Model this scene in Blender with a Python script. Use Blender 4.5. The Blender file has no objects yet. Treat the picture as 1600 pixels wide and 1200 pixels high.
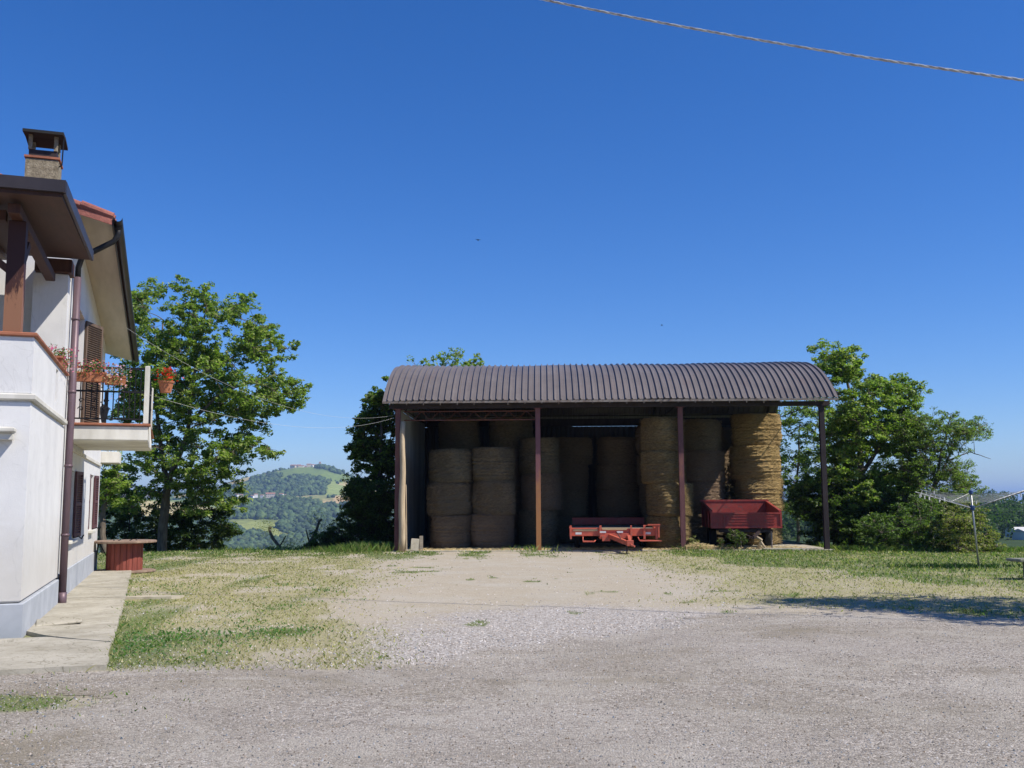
import bpy, math, random
import numpy as np
from mathutils import Vector, Matrix
random.seed(7); RNG = np.random.default_rng(11)
S = bpy.context.scene; COL = S.collection
R = math.radians

# ------------------------------------------------------------------ camera, world, sun, exposure
FPX, HZ, EYE, ROLL = 1550.0, 785.0, 1.6, 0.005
TH = math.atan((HZ-600)/FPX)
FW = Vector((0, math.cos(TH), math.sin(TH)))
R0 = Vector((1, 0, 0)); U0 = Vector((0, -math.sin(TH), math.cos(TH)))
RT = R0*math.cos(ROLL) - U0*math.sin(ROLL); UP = U0*math.cos(ROLL) + R0*math.sin(ROLL)
cd = bpy.data.cameras.new('camera'); cam = bpy.data.objects.new('camera', cd); COL.objects.link(cam)
cd.sensor_fit = 'HORIZONTAL'; cd.sensor_width = 36.0; cd.lens = 36.0*FPX/1600.0
cd.clip_start = 0.1; cd.clip_end = 60000
M = Matrix((RT, UP, -FW)).transposed().to_4x4(); M.translation = (0, 0, EYE)
cam.matrix_world = M; S.camera = cam

SUN = Vector((0.82, -0.31, 1.0)).normalized()
EL = math.asin(SUN.z); AZ = math.atan2(SUN.x, SUN.y)
W = bpy.data.worlds.new('World'); S.world = W; W.use_nodes = True
nt = W.node_tree; nt.nodes.clear()
sk = nt.nodes.new('ShaderNodeTexSky'); sk.sky_type = 'NISHITA'; sk.sun_disc = False
sk.sun_elevation = EL; sk.sun_rotation = AZ; sk.altitude = 300; sk.air_density = 1.0; sk.dust_density = 0.1; sk.ozone_density = 3.5
bg = nt.nodes.new('ShaderNodeBackground'); bg.inputs[1].default_value = 0.105
wo = nt.nodes.new('ShaderNodeOutputWorld')
hs = nt.nodes.new('ShaderNodeHueSaturation'); hs.inputs['Saturation'].default_value = 1.3
nt.links.new(sk.outputs[0], hs.inputs['Color']); tn = nt.nodes.new('ShaderNodeMix'); tn.data_type = 'RGBA'; tn.blend_type = 'MULTIPLY'; tn.inputs[0].default_value = 1.0; tn.inputs[7].default_value = (.70, .80, 1.10, 1)
nt.links.new(hs.outputs[0], tn.inputs[6]); nt.links.new(tn.outputs[2], bg.inputs[0]); nt.links.new(bg.outputs[0], wo.inputs[0])
sl = bpy.data.lights.new('sun', 'SUN'); sl.energy = 5.0; sl.angle = R(0.5); sl.color = (1.0, 0.94, 0.84)
so = bpy.data.objects.new('sun', sl); COL.objects.link(so)
so.rotation_euler = SUN.to_track_quat('Z', 'Y').to_euler(); so.location = (20, -10, 30)
S.view_settings.view_transform = 'Standard'; S.view_settings.look = 'None'
S.view_settings.exposure = 0.30; S.view_settings.gamma = 1.0
S.cycles.max_bounces = 6; S.cycles.volume_bounces = 0

# ------------------------------------------------------------------ helpers
def at(px, py, Y):
    d = FW + RT*((px-800)/FPX) + UP*((600-py)/FPX)
    return Vector((0, 0, EYE)) + d*(Y/d.y)

def tag(o, label=None, cat=None, group=None, kind=None):
    if label: o['label'] = label
    if cat: o['category'] = cat
    if group: o['group'] = group
    if kind: o['kind'] = kind
    return o

def empty(name, loc=(0, 0, 0), rz=0.0):
    o = bpy.data.objects.new(name, None); COL.objects.link(o)
    o.location = loc; o.rotation_euler = (0, 0, rz); o.empty_display_size = 0.2
    return o

def vnoise(x, y, seed=0):
    xi = np.floor(x).astype(np.int64); yi = np.floor(y).astype(np.int64); fx = x-xi; fy = y-yi
    fx = fx*fx*(3-2*fx); fy = fy*fy*(3-2*fy)
    def h(a, b):
        n = (a*374761393 + b*668265263 + seed*1442695041) & 0xffffffff
        n = ((n ^ (n >> 13))*1274126177) & 0xffffffff
        return ((n ^ (n >> 16)) & 0xffff)/65535.0
    return (h(xi, yi)*(1-fx)+h(xi+1, yi)*fx)*(1-fy)+(h(xi, yi+1)*(1-fx)+h(xi+1, yi+1)*fx)*fy
def fbm(x, y, seed=0, o=4):
    x = np.asarray(x, float); y = np.asarray(y, float); s = 0; a = 0.5; t = 0
    for i in range(o):
        s = s+a*vnoise(x*2**i+17*i, y*2**i-9*i, seed+i); t += a; a *= 0.5
    return s/t
def sstep(a, b, x): t = np.clip((x-a)/(b-a), 0, 1); return t*t*(3-2*t)

class MB:
    def __init__(s): s.v = []; s.f = []
    def add(s, vs, fs):
        n = len(s.v); s.v += [tuple(v) for v in vs]; s.f += [tuple(i+n for i in f) for f in fs]; return s
    def box(s, x0, x1, y0, y1, z0, z1, m=None, bev=0.0):
        if bev > 0:
            b = min(bev, (x1-x0)*.45, (y1-y0)*.45, (z1-z0)*.45)
            vs = []
            for z, i in ((z0, b), (z0+b, 0), (z1-b, 0), (z1, b)):
                for (x, y, a, c) in ((x0, y0, 1, 1), (x1, y0, -1, 1), (x1, y1, -1, -1), (x0, y1, 1, -1)):
                    vs.append((x+a*i, y+c*i, z))
            fs = [(3, 2, 1, 0), (12, 13, 14, 15)]
            for k in range(3):
                for j in range(4):
                    fs.append((k*4+j, k*4+(j+1) % 4, k*4+4+(j+1) % 4, k*4+4+j))
        else:
            vs = [(x0, y0, z0), (x1, y0, z0), (x1, y1, z0), (x0, y1, z0), (x0, y0, z1), (x1, y0, z1), (x1, y1, z1), (x0, y1, z1)]
            fs = [(3, 2, 1, 0), (4, 5, 6, 7), (0, 1, 5, 4), (1, 2, 6, 5), (2, 3, 7, 6), (3, 0, 4, 7)]
        if m is not None: vs = [m @ Vector(v) for v in vs]
        return s.add(vs, fs)
    def tube(s, pts, rad, n=8, caps=True):
        pts = [Vector(p) for p in pts]; k = len(pts)
        if not hasattr(rad, '__len__'): rad = [rad]*k
        vs = []; a = None
        for i, p in enumerate(pts):
            t = (pts[min(i+1, k-1)]-pts[max(i-1, 0)]).normalized()
            if a is None:
                a = t.orthogonal().normalized()
            a = (a-t*a.dot(t)); a = a.normalized() if a.length > 1e-6 else t.orthogonal().normalized()
            b = t.cross(a)
            for j in range(n):
                an = 2*math.pi*j/n
                vs.append(p+(a*math.cos(an)+b*math.sin(an))*rad[i])
        fs = [(i*n+j, i*n+(j+1) % n, (i+1)*n+(j+1) % n, (i+1)*n+j) for i in range(k-1) for j in range(n)]
        if caps: fs += [tuple(range(n-1, -1, -1)), tuple(range((k-1)*n, k*n))]
        return s.add(vs, fs)
    def lathe(s, prof, c=(0, 0, 0), n=24):
        vs = []; k = len(prof)
        for r, z in prof:
            for j in range(n):
                a = 2*math.pi*j/n; vs.append((c[0]+r*math.cos(a), c[1]+r*math.sin(a), c[2]+z))
        fs = [(i*n+j, i*n+(j+1) % n, (i+1)*n+(j+1) % n, (i+1)*n+j) for i in range(k-1) for j in range(n)]
        fs += [tuple(range(n-1, -1, -1)), tuple(range((k-1)*n, k*n))]
        return s.add(vs, fs)
    def prism(s, poly, ax, a0, a1):
        """poly of 2-D points extruded along axis ax ('x','y','z') from a0 to a1"""
        n = len(poly); vs = []
        for a in (a0, a1):
            for p in poly:
                vs.append({'x': (a, p[0], p[1]), 'y': (p[0], a, p[1]), 'z': (p[0], p[1], a)}[ax])
        fs = [tuple(range(n-1, -1, -1)), tuple(range(n, 2*n))]+[(i, (i+1) % n, n+(i+1) % n, n+i) for i in range(n)]
        return s.add(vs, fs)
    def build(s, name, mat, parent=None, smooth=False):
        me = bpy.data.meshes.new(name); me.from_pydata(s.v, [], s.f); me.update()
        import bmesh
        b = bmesh.new(); b.from_mesh(me); bmesh.ops.recalc_face_normals(b, faces=b.faces); b.to_mesh(me); b.free()
        if smooth: me.shade_smooth()
        me.materials.append(mat)
        o = bpy.data.objects.new(name, me); COL.objects.link(o)
        if parent: o.parent = parent
        return o

def npmesh(name, V, F, mat, parent=None, col=None, cname='Col', smooth=False):
    """V (n,3), F (m,k) int arrays, col (n,4) per vertex"""
    V = np.asarray(V, np.float32); F = np.asarray(F, np.int32); m, k = F.shape
    me = bpy.data.meshes.new(name)
    me.vertices.add(len(V)); me.vertices.foreach_set('co', V.ravel())
    me.loops.add(m*k); me.loops.foreach_set('vertex_index', F.ravel())
    me.polygons.add(m); me.polygons.foreach_set('loop_start', np.arange(0, m*k, k, dtype=np.int32))
    me.update(calc_edges=True); me.validate()
    if smooth: me.shade_smooth()
    if col is not None:
        a = me.color_attributes.new(cname, 'FLOAT_COLOR', 'POINT')
        a.data.foreach_set('color', np.asarray(col, np.float32).ravel())
    me.materials.append(mat)
    o = bpy.data.objects.new(name, me); COL.objects.link(o)
    if parent: o.parent = parent
    return o

# ------------------------------------------------------------------ materials
class NT:
    def __init__(s, name):
        s.m = bpy.data.materials.new(name); s.m.use_nodes = True; s.t = s.m.node_tree
        s.b = s.t.nodes['Principled BSDF']; s.o = s.t.nodes['Material Output']
        s.tc = s.t.nodes.new('ShaderNodeTexCoord')
    def n(s, ty, **k):
        x = s.t.nodes.new(ty)
        for a, v in k.items(): setattr(x, a, v)
        return x
    def l(s, a, b): s.t.links.new(a, b)
    def noise(s, sc, det=4, rough=.6, vec=None, stretch=None, dist=0.0):
        x = s.n('ShaderNodeTexNoise'); x.inputs['Scale'].default_value = sc; x.inputs['Detail'].default_value = det
        x.inputs['Roughness'].default_value = rough; x.inputs['Distortion'].default_value = dist
        v = vec or s.tc.outputs['Object']
        if stretch:
            mp = s.n('ShaderNodeMapping'); mp.inputs['Scale'].default_value = stretch; s.l(v, mp.inputs[0]); v = mp.outputs[0]
        s.l(v, x.inputs['Vector']); return x.outputs['Fac']
    def ramp(s, fac, stops):
        x = s.n('ShaderNodeValToRGB'); e = x.color_ramp.elements
        while len(e) < len(stops): e.new(0.5)
        for i, (p, c) in enumerate(stops):
            e[i].position = p; e[i].color = (c[0], c[1], c[2], 1) if hasattr(c, '__len__') else (c, c, c, 1)
        s.l(fac, x.inputs[0]); return x.outputs[0]
    def mix(s, fac, a, b, mode='MIX'):
        x = s.n('ShaderNodeMix', data_type='RGBA', blend_type=mode)
        for i, v in ((0, fac), (6, a), (7, b)):
            if hasattr(v, 'is_linked') or isinstance(v, bpy.types.NodeSocket): s.l(v, x.inputs[i])
            else: x.inputs[i].default_value = v if i == 0 else (v[0], v[1], v[2], 1)
        return x.outputs[2]
    def math(s, op, a, b=0.0, c=None):
        x = s.n('ShaderNodeMath', operation=op)
        for i, v in ((0, a), (1, b)) + (((2, c),) if c is not None else ()):
            if isinstance(v, bpy.types.NodeSocket): s.l(v, x.inputs[i])
            else: x.inputs[i].default_value = v
        return x.outputs[0]
    def bump(s, h, st=.3, d=.02):
        x = s.n('ShaderNodeBump'); x.inputs['Strength'].default_value = st; x.inputs['Distance'].default_value = d
        s.l(h, x.inputs['Height']); s.l(x.outputs[0], s.b.inputs['Normal'])
    def col(s, c): 
        if isinstance(c, bpy.types.NodeSocket): s.l(c, s.b.inputs['Base Color'])
        else: s.b.inputs['Base Color'].default_value = (c[0], c[1], c[2], 1)
    def set(s, rough=.8, metal=0.0, spec=.3):
        s.b.inputs['Roughness'].default_value = rough; s.b.inputs['Metallic'].default_value = metal
        s.b.inputs['Specular IOR Level'].default_value = spec; return s

def mat(name, c, c2=None, sc=6, rough=.8, metal=0, spec=.3, bump=.2, stretch=None, lo=.35, hi=.65, bsc=None, bd=.01):
    k = NT(name).set(rough, metal, spec)
    if c2 is None: c2 = tuple(x*.75 for x in c)
    n = k.noise(sc, 5, .65, stretch=stretch); k.col(k.ramp(n, [(lo, c2), (hi, c)]))
    if bump: k.bump(k.noise(bsc or sc*6, 4, .7, stretch=stretch), bump, bd)
    return k.m

k = NT('white_render').set(.92, 0, .2)
sx = k.n('ShaderNodeSeparateXYZ'); k.l(k.tc.outputs['Object'], sx.inputs[0])
c = k.ramp(k.noise(1.3, 5, .65), [(.3, (.60, .595, .59)), (.6, (.685, .68, .67))])
c = k.mix(k.ramp(k.noise(3.0, 6, .75, stretch=(2.5, 2.5, .16)), [(.55, 0), (.75, .30)]), c, (.42, .41, .38))
lo_ = k.math('SUBTRACT', 1.25, k.math('ADD', sx.outputs[2], k.math('MULTIPLY', k.noise(5, 5, .8), -.9)))
c = k.mix(k.ramp(lo_, [(.15, 0), (.95, .5)]), c, (.47, .43, .36))
c = k.mix(k.ramp(k.noise(.9, 3, .5, dist=2.0), [(.492, 0), (.5, .22), (.508, 0)]), c, (.35, .34, .33))
k.col(c); k.bump(k.math('ADD', k.noise(60, 4, .7), k.math('MULTIPLY', k.noise(4, 3), 2.0)), .25, .006); m_wall = k.m
k = NT('plinth_grey').set(.85); k.col(k.ramp(k.noise(2.5, 5), [(.3, (.33, .35, .38)), (.7, (.43, .45, .48))])); k.bump(k.noise(80), .2, .004); m_plinth = k.m
m_wood = mat('brown_wood', (.085, .036, .024), (.05, .02, .014), 3, .6, stretch=(6, 6, .6))
m_roofwood = mat('roof_boards', (.066, .030, .021), (.042, .019, .013), 2, .6, stretch=(8, 1, 8))
k = NT('weathered_post').set(.6); spz = k.n('ShaderNodeSeparateXYZ'); k.l(k.tc.outputs['Object'], spz.inputs[0])
k.col(k.mix(k.ramp(k.math('SUBTRACT', k.noise(2.2, 5, .7, stretch=(3, 3, .8)), k.math('MULTIPLY', k.math('SUBTRACT', spz.outputs[2], 4.2), .35)), [(.42, 0), (.50, 1)]), (.045, .016, .013), (.24, .115, .065))); m_post = k.m
m_fascia = mat('fascia_metal', (.055, .045, .048), (.035, .03, .033), 2, .45, .3, bump=.05)
m_copper = mat('gutter_pipe_brown', (.16, .105, .12), (.11, .075, .09), 3, .45, .2, bump=.08, stretch=(4, 4, .5))
m_coping = mat('terracotta_coping', (.36, .14, .08), (.24, .09, .05), 5, .75)
m_tile = mat('clay_roof_tiles', (.33, .12, .09), (.20, .07, .055), 3, .8, bump=.6, bsc=7, bd=.05)
m_soffit = mat('soffit_boards', (.52, .46, .36), (.43, .38, .29), 1.5, .8, stretch=(3, .4, 3), bump=.1)
k = NT('stained_concrete').set(.92, 0, .2)
c = k.ramp(k.noise(1.4, 6, .75), [(.3, (.29, .265, .205)), (.62, (.45, .415, .34))])
c = k.mix(k.ramp(k.noise(5, 6, .8), [(.52, 0), (.7, .6)]), c, (.24, .21, .14))
c = k.mix(k.ramp(k.noise(.8, 4, .6, dist=2.5), [(.492, 0), (.5, .7), (.508, 0)]), c, (.12, .11, .07))
c = k.mix(k.ramp(k.noise(70, 3, .8), [(.35, .35), (.5, 0)]), c, (.22, .20, .15)); k.col(c)
k.bump(k.math('ADD', k.noise(30, 5, .8), k.noise(6, 4, .7)), .5, .012); m_conc = k.m
m_slabedge = mat('balcony_concrete', (.66, .64, .58), (.42, .40, .35), 1.8, .9, stretch=(1, 1, .3), lo=.25, hi=.6)
m_shut = mat('shutter_brown', (.13, .06, .065), (.09, .04, .045), 8, .5)
m_shut2 = mat('weathered_shutter', (.18, .125, .085), (.09, .06, .045), 6, .7, stretch=(1, 1, .2))
m_iron = mat('black_iron', (.02, .02, .022), (.012, .012, .014), 10, .5, .3, bump=.05)
m_white = mat('white_paint', (.72, .70, .64), (.5, .48, .42), 4, .6, stretch=(1, 1, .3))
m_pebdash = mat('chimney_render', (.36, .31, .22), (.18, .15, .10), 14, .95, bump=.9, bsc=40, bd=.03)
k = NT('dark_glass').set(.1, 0, .5); k.col(k.ramp(k.noise(3), [(.3, (.02, .025, .03)), (.7, (.05, .055, .06))])); m_glass = k.m
m_terra = mat('terracotta_pot', (.40, .155, .075), (.30, .11, .055), 8, .7)
# barn metals
k = NT('brown_roof_sheet').set(.42, .0, .35)
c = k.ramp(k.noise(.7, 5, .7), [(.3, (.128, .110, .104)), (.7, (.182, .158, .148))])
c = k.mix(k.ramp(k.noise(2.0, 5, .75, stretch=(1, .2, .2)), [(.56, 0), (.72, .55)]), c, (.17, .115, .10)); k.col(c)
k.bump(k.noise(3.5, 3), .25, .02); m_sheet = k.m
k = NT('rusty_steel').set(.7, .1, .3)
n = k.noise(3.0, 6, .7, stretch=(2, 2, .5)); c = k.ramp(n, [(.35, (.11, .045, .05)), (.55, (.17, .075, .07)), (.72, (.30, .13, .06))]); k.col(c); k.bump(k.noise(60), .2, .004); m_rust = k.m
k = NT('orange_rust').set(.8, .1, .3)
sep = k.n('ShaderNodeSeparateXYZ'); k.l(k.tc.outputs['Object'], sep.inputs[0])
h = k.math('ADD', sep.outputs[2], k.math('MULTIPLY', k.noise(2.5, 5, .7, stretch=(2, 2, .6)), 3.0))
c = k.mix(k.ramp(k.math('DIVIDE', h, 6.0), [(.5, 0), (.72, 1)]), (.36, .17, .07), (.19, .085, .09)); k.col(c); k.bump(k.noise(70), .25, .004); m_rust2 = k.m
m_darksteel = mat('dark_steel', (.05, .035, .035), (.03, .022, .022), 4, .6, .2, stretch=(2, 2, .4))
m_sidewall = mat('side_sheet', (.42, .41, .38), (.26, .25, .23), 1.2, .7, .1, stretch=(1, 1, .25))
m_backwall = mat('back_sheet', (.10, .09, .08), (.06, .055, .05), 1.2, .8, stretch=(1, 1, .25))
m_log = mat('bare_log', (.55, .44, .30), (.36, .27, .17), 5, .85, stretch=(3, 3, .35), bump=.4)
m_pale = mat('pale_board', (.48, .43, .33), (.34, .30, .23), 6, .85)
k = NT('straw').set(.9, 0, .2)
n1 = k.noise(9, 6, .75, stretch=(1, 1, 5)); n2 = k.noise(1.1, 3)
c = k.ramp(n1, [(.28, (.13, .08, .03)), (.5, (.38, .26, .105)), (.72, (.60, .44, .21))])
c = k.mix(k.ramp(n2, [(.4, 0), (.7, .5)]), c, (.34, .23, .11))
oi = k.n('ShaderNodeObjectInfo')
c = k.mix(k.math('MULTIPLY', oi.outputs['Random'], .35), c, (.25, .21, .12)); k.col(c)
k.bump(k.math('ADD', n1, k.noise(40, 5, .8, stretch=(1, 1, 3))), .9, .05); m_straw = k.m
k = NT('half_shaded_straw').set(.9, 0, .15)  # tone between lit and shaded straw, part of the shade painted in
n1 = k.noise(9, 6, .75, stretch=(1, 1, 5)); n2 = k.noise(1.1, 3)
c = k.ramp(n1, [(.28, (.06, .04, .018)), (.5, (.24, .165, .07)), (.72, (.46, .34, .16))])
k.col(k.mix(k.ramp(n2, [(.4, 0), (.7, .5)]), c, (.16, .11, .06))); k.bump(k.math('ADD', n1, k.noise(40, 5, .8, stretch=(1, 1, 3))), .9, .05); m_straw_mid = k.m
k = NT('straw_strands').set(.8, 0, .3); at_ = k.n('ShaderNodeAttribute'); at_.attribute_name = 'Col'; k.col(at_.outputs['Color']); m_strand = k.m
k = NT('shaded_straw').set(.95, 0, .1)  # straw with the barn's interior shade painted into its colour
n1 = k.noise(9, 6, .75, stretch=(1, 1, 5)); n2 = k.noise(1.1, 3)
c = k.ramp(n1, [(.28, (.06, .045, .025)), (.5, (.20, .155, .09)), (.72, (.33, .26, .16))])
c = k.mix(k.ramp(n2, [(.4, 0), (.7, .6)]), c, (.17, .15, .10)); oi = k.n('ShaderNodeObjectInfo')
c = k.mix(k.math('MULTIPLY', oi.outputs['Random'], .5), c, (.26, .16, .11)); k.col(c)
k.bump(k.math('ADD', n1, k.noise(40, 5, .8, stretch=(1, 1, 3))), .9, .05); m_straw_shade = k.m
def paint(name, a, b, dirt=(.16, .11, .08)):
    k = NT(name).set(.5, 0, .4)
    c = k.ramp(k.noise(5, 5), [(.3, b), (.7, a)])
    c = k.mix(k.ramp(k.noise(9, 6, .75), [(.54, 0), (.66, .85)]), c, dirt); c = k.mix(k.ramp(k.noise(1.6, 5, .7), [(.5, 0), (.8, .35)]), c, (.26, .17, .13)); k.col(c); k.bump(k.noise(60), .12, .004); return k.m
m_red = paint('trailer_orange_red', (.60, .125, .07), (.46, .09, .055), (.26, .14, .10))
m_red2 = paint('tipper_red', (.36, .05, .036), (.24, .034, .028), (.13, .075, .06))
m_plank = mat('grey_planks', (.34, .29, .22), (.20, .17, .13), 4, .85, stretch=(.5, 5, 5), bump=.4)
m_planktan = mat('tan_board', (.58, .43, .24), (.42, .30, .16), 5, .85, stretch=(.6, 4, 4))
k = NT('tyre').set(.85, 0, .3); k.col((.02, .02, .02)); k.bump(k.noise(40), .4, .01); m_tyre = k.m
m_rim = mat('dusty_rim', (.30, .26, .22), (.18, .13, .10), 8, .6, .3)
m_plate = mat('white_plate', (.75, .74, .72), (.62, .60, .58), 8, .5)
m_drum = mat('drum_staves', (.26, .065, .045), (.17, .045, .032), 5, .65, stretch=(3, 3, .4), bump=.2)
m_disc = mat('weathered_disc', (.30, .22, .16), (.18, .12, .09), 3, .85, stretch=(.6, 5, 1), bump=.5)
m_alu = mat('aluminium_tube', (.38, .38, .38), (.28, .28, .28), 6, .4, .6, bump=.03)
m_blue = mat('blue_plastic', (.03, .07, .20), (.02, .05, .15), 6, .5)
m_line = mat('plastic_line', (.64, .64, .61), (.52, .52, .49), 10, .5, bump=0)
m_stone = mat('mossy_stone', (.27, .27, .22), (.12, .13, .09), 6, .95, bump=.7)
m_cable = mat('cable_strand', (.50, .48, .46), (.36, .33, .31), 6, .45, .3, bump=.05)
m_bird = mat('bird_black', (.012, .012, .014), (.008, .008, .01), 8, .7, bump=0)
m_bark = mat('bark', (.20, .165, .125), (.09, .07, .055), 4, .95, stretch=(3, 3, .6), bump=.8, bsc=14, bd=.03)
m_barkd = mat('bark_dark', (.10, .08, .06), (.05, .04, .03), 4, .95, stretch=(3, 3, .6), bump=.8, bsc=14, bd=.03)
m_vwall = mat('village_wall', (.62, .55, .46), (.50, .42, .34), .05, .9, bump=0)
m_vwhite = mat('village_white_wall', (.80, .78, .74), (.72, .70, .66), .05, .9, bump=0)
m_vroof = mat('village_roof', (.36, .19, .13), (.28, .15, .10), .08, .9, bump=0)

m_vpale = mat('pale_sheet_roof', (.62, .61, .59), (.5, .49, .47), .08, .8, bump=0)
def leafmat(name):
    """leaf colour comes from the 'Col' attribute (each leaf its own pigment); a share of the light passes through"""
    k = NT(name).set(.5, 0, .35)
    a = k.n('ShaderNodeAttribute'); a.attribute_name = 'Col'; k.col(a.outputs['Color'])
    tr = k.n('ShaderNodeBsdfTranslucent'); k.l(k.mix(1.0, a.outputs['Color'], (1.0, 1.25, .45), 'MULTIPLY'), tr.inputs[0])
    mx = k.n('ShaderNodeMixShader'); mx.inputs[0].default_value = .48
    k.l(k.b.outputs[0], mx.inputs[1]); k.l(tr.outputs[0], mx.inputs[2]); k.l(mx.outputs[0], k.o.inputs[0]); return k.m
m_leaf = leafmat('leaves'); m_grass = leafmat('grass_blades'); m_petal = leafmat('petals')

# ------------------------------------------------------------------ terrain
def edge_r(px):
    return np.interp(px, [-3000, 560, 620, 1220, 1300, 6000], [37, 37, 45, 45, 35, 35])
LK = np.array([(0, 0), (35.5, 0), (39, -.45), (44, -1.6), (55, -5), (100, -20), (300, -75), (800, -112), (1200, -98), (1500, -62), (1700, -27), (1950, 14), (2040, 15), (2200, -2), (2500, -15), (3600, -60), (6000, -90), (40000, -60)], float)
RK = np.array([(0, 0), (35.5, 0), (45, -.5), (60, -1.3), (120, -4.3), (200, -7.0), (300, -8.0), (420, -5), (560, 0), (640, -1.5), (900, -25), (2000, -60), (6000, -60), (40000, -30)], float)
SIL = np.array([(-400, -30), (150, -12), (250, 10), (340, 48), (380, 73), (430, 98), (462, 112), (505, 114), (530, 99), (600, 60), (700, 20), (900, -20), (6000, -20)], float)
def hgt(x, y):
    x = np.asarray(x, float); y = np.asarray(y, float)
    r = np.hypot(x, y); ys = np.where(y > 1, y, 1); px = np.clip(800+FPX*x/ys, -3000, 6000)
    rr = r-(edge_r(px)-37)
    zl = np.interp(rr, LK[:, 0], LK[:, 1]); zr = np.interp(rr, RK[:, 0], RK[:, 1])
    A = np.interp(px, SIL[:, 0], SIL[:, 1])+25
    b = np.clip(1-((r-2980)/np.where(r < 2980, 900, 1300))**2, 0, 1)**1.3
    zl = zl+A*b
    zl = zl+np.interp(px, [-500, 150, 350, 800], [-25, -14, 0, 0])*np.clip(1-np.abs(r-2000)/400, 0, 1)
    t = sstep(880, 1150, px); z = zl*(1-t)+zr*t
    rough = sstep(90, 400, r)*(1-t*.75)
    z = z+rough*(fbm(x/170, y/170, 3, 5)-.5)*26*np.clip(r/1500, .2, 1)+sstep(60, 200, r)*(fbm(x/30, y/30, 5, 3)-.5)*2.5*(1-.6*t)
    mt = np.interp(px, [-1500, 100, 300, 420, 700, 1100, 1700, 3000], [350, 420, 430, 330, 230, 90, 10, 60])
    mr = np.clip(1-np.abs(r-8200)/2200, 0, 1)
    z = z+mt*.6*mr*(.55+.9*(fbm(x/2600, y/2600, 9, 4)-.25))
    fr = sstep(-.2, .35, y/np.maximum(r, 1e-6))
    z = z*fr
    z = z+(fbm(x/2.3, y/2.3, 21, 3)-.5)*.05*sstep(7, 12, r)*(1-sstep(30, 40, np.abs(y-5)))
    return z
def hz1(x, y): return float(hgt(np.array([x]), np.array([y]))[0])

def woodmask(x, y):
    r = np.hypot(x, y); px = 800+FPX*x/np.maximum(y, 1)
    n = fbm(x/240, y/240, 31, 4)
    thr = np.interp(r, [0, 90, 130, 1100, 1850, 1900, 2080, 2200, 2400, 3100, 5000], [.9, .9, .35, .38, .44, .62, .62, .50, .66, .62, .58])
    w = sstep(0, .05, n-thr)
    return w
def cells(x, y, s, seed):
    gx = np.floor(x/s); gy = np.floor(y/s); best = np.full(x.shape, 1e18); idv = np.zeros(x.shape)
    for dx in (-1, 0, 1):
        for dy in (-1, 0, 1):
            cx = gx+dx; cy = gy+dy
            h1 = (np.sin(cx*127.1+cy*311.7+seed)*43758.5453) % 1; h2 = (np.sin(cx*269.5+cy*183.3+seed)*43758.5453) % 1
            d = (cx+h1-x/s)**2+(cy+h2-y/s)**2; m = d < best
            best = np.where(m, d, best); idv = np.where(m, (h1*7.3+h2*3.1) % 1, idv)
    return idv

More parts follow.
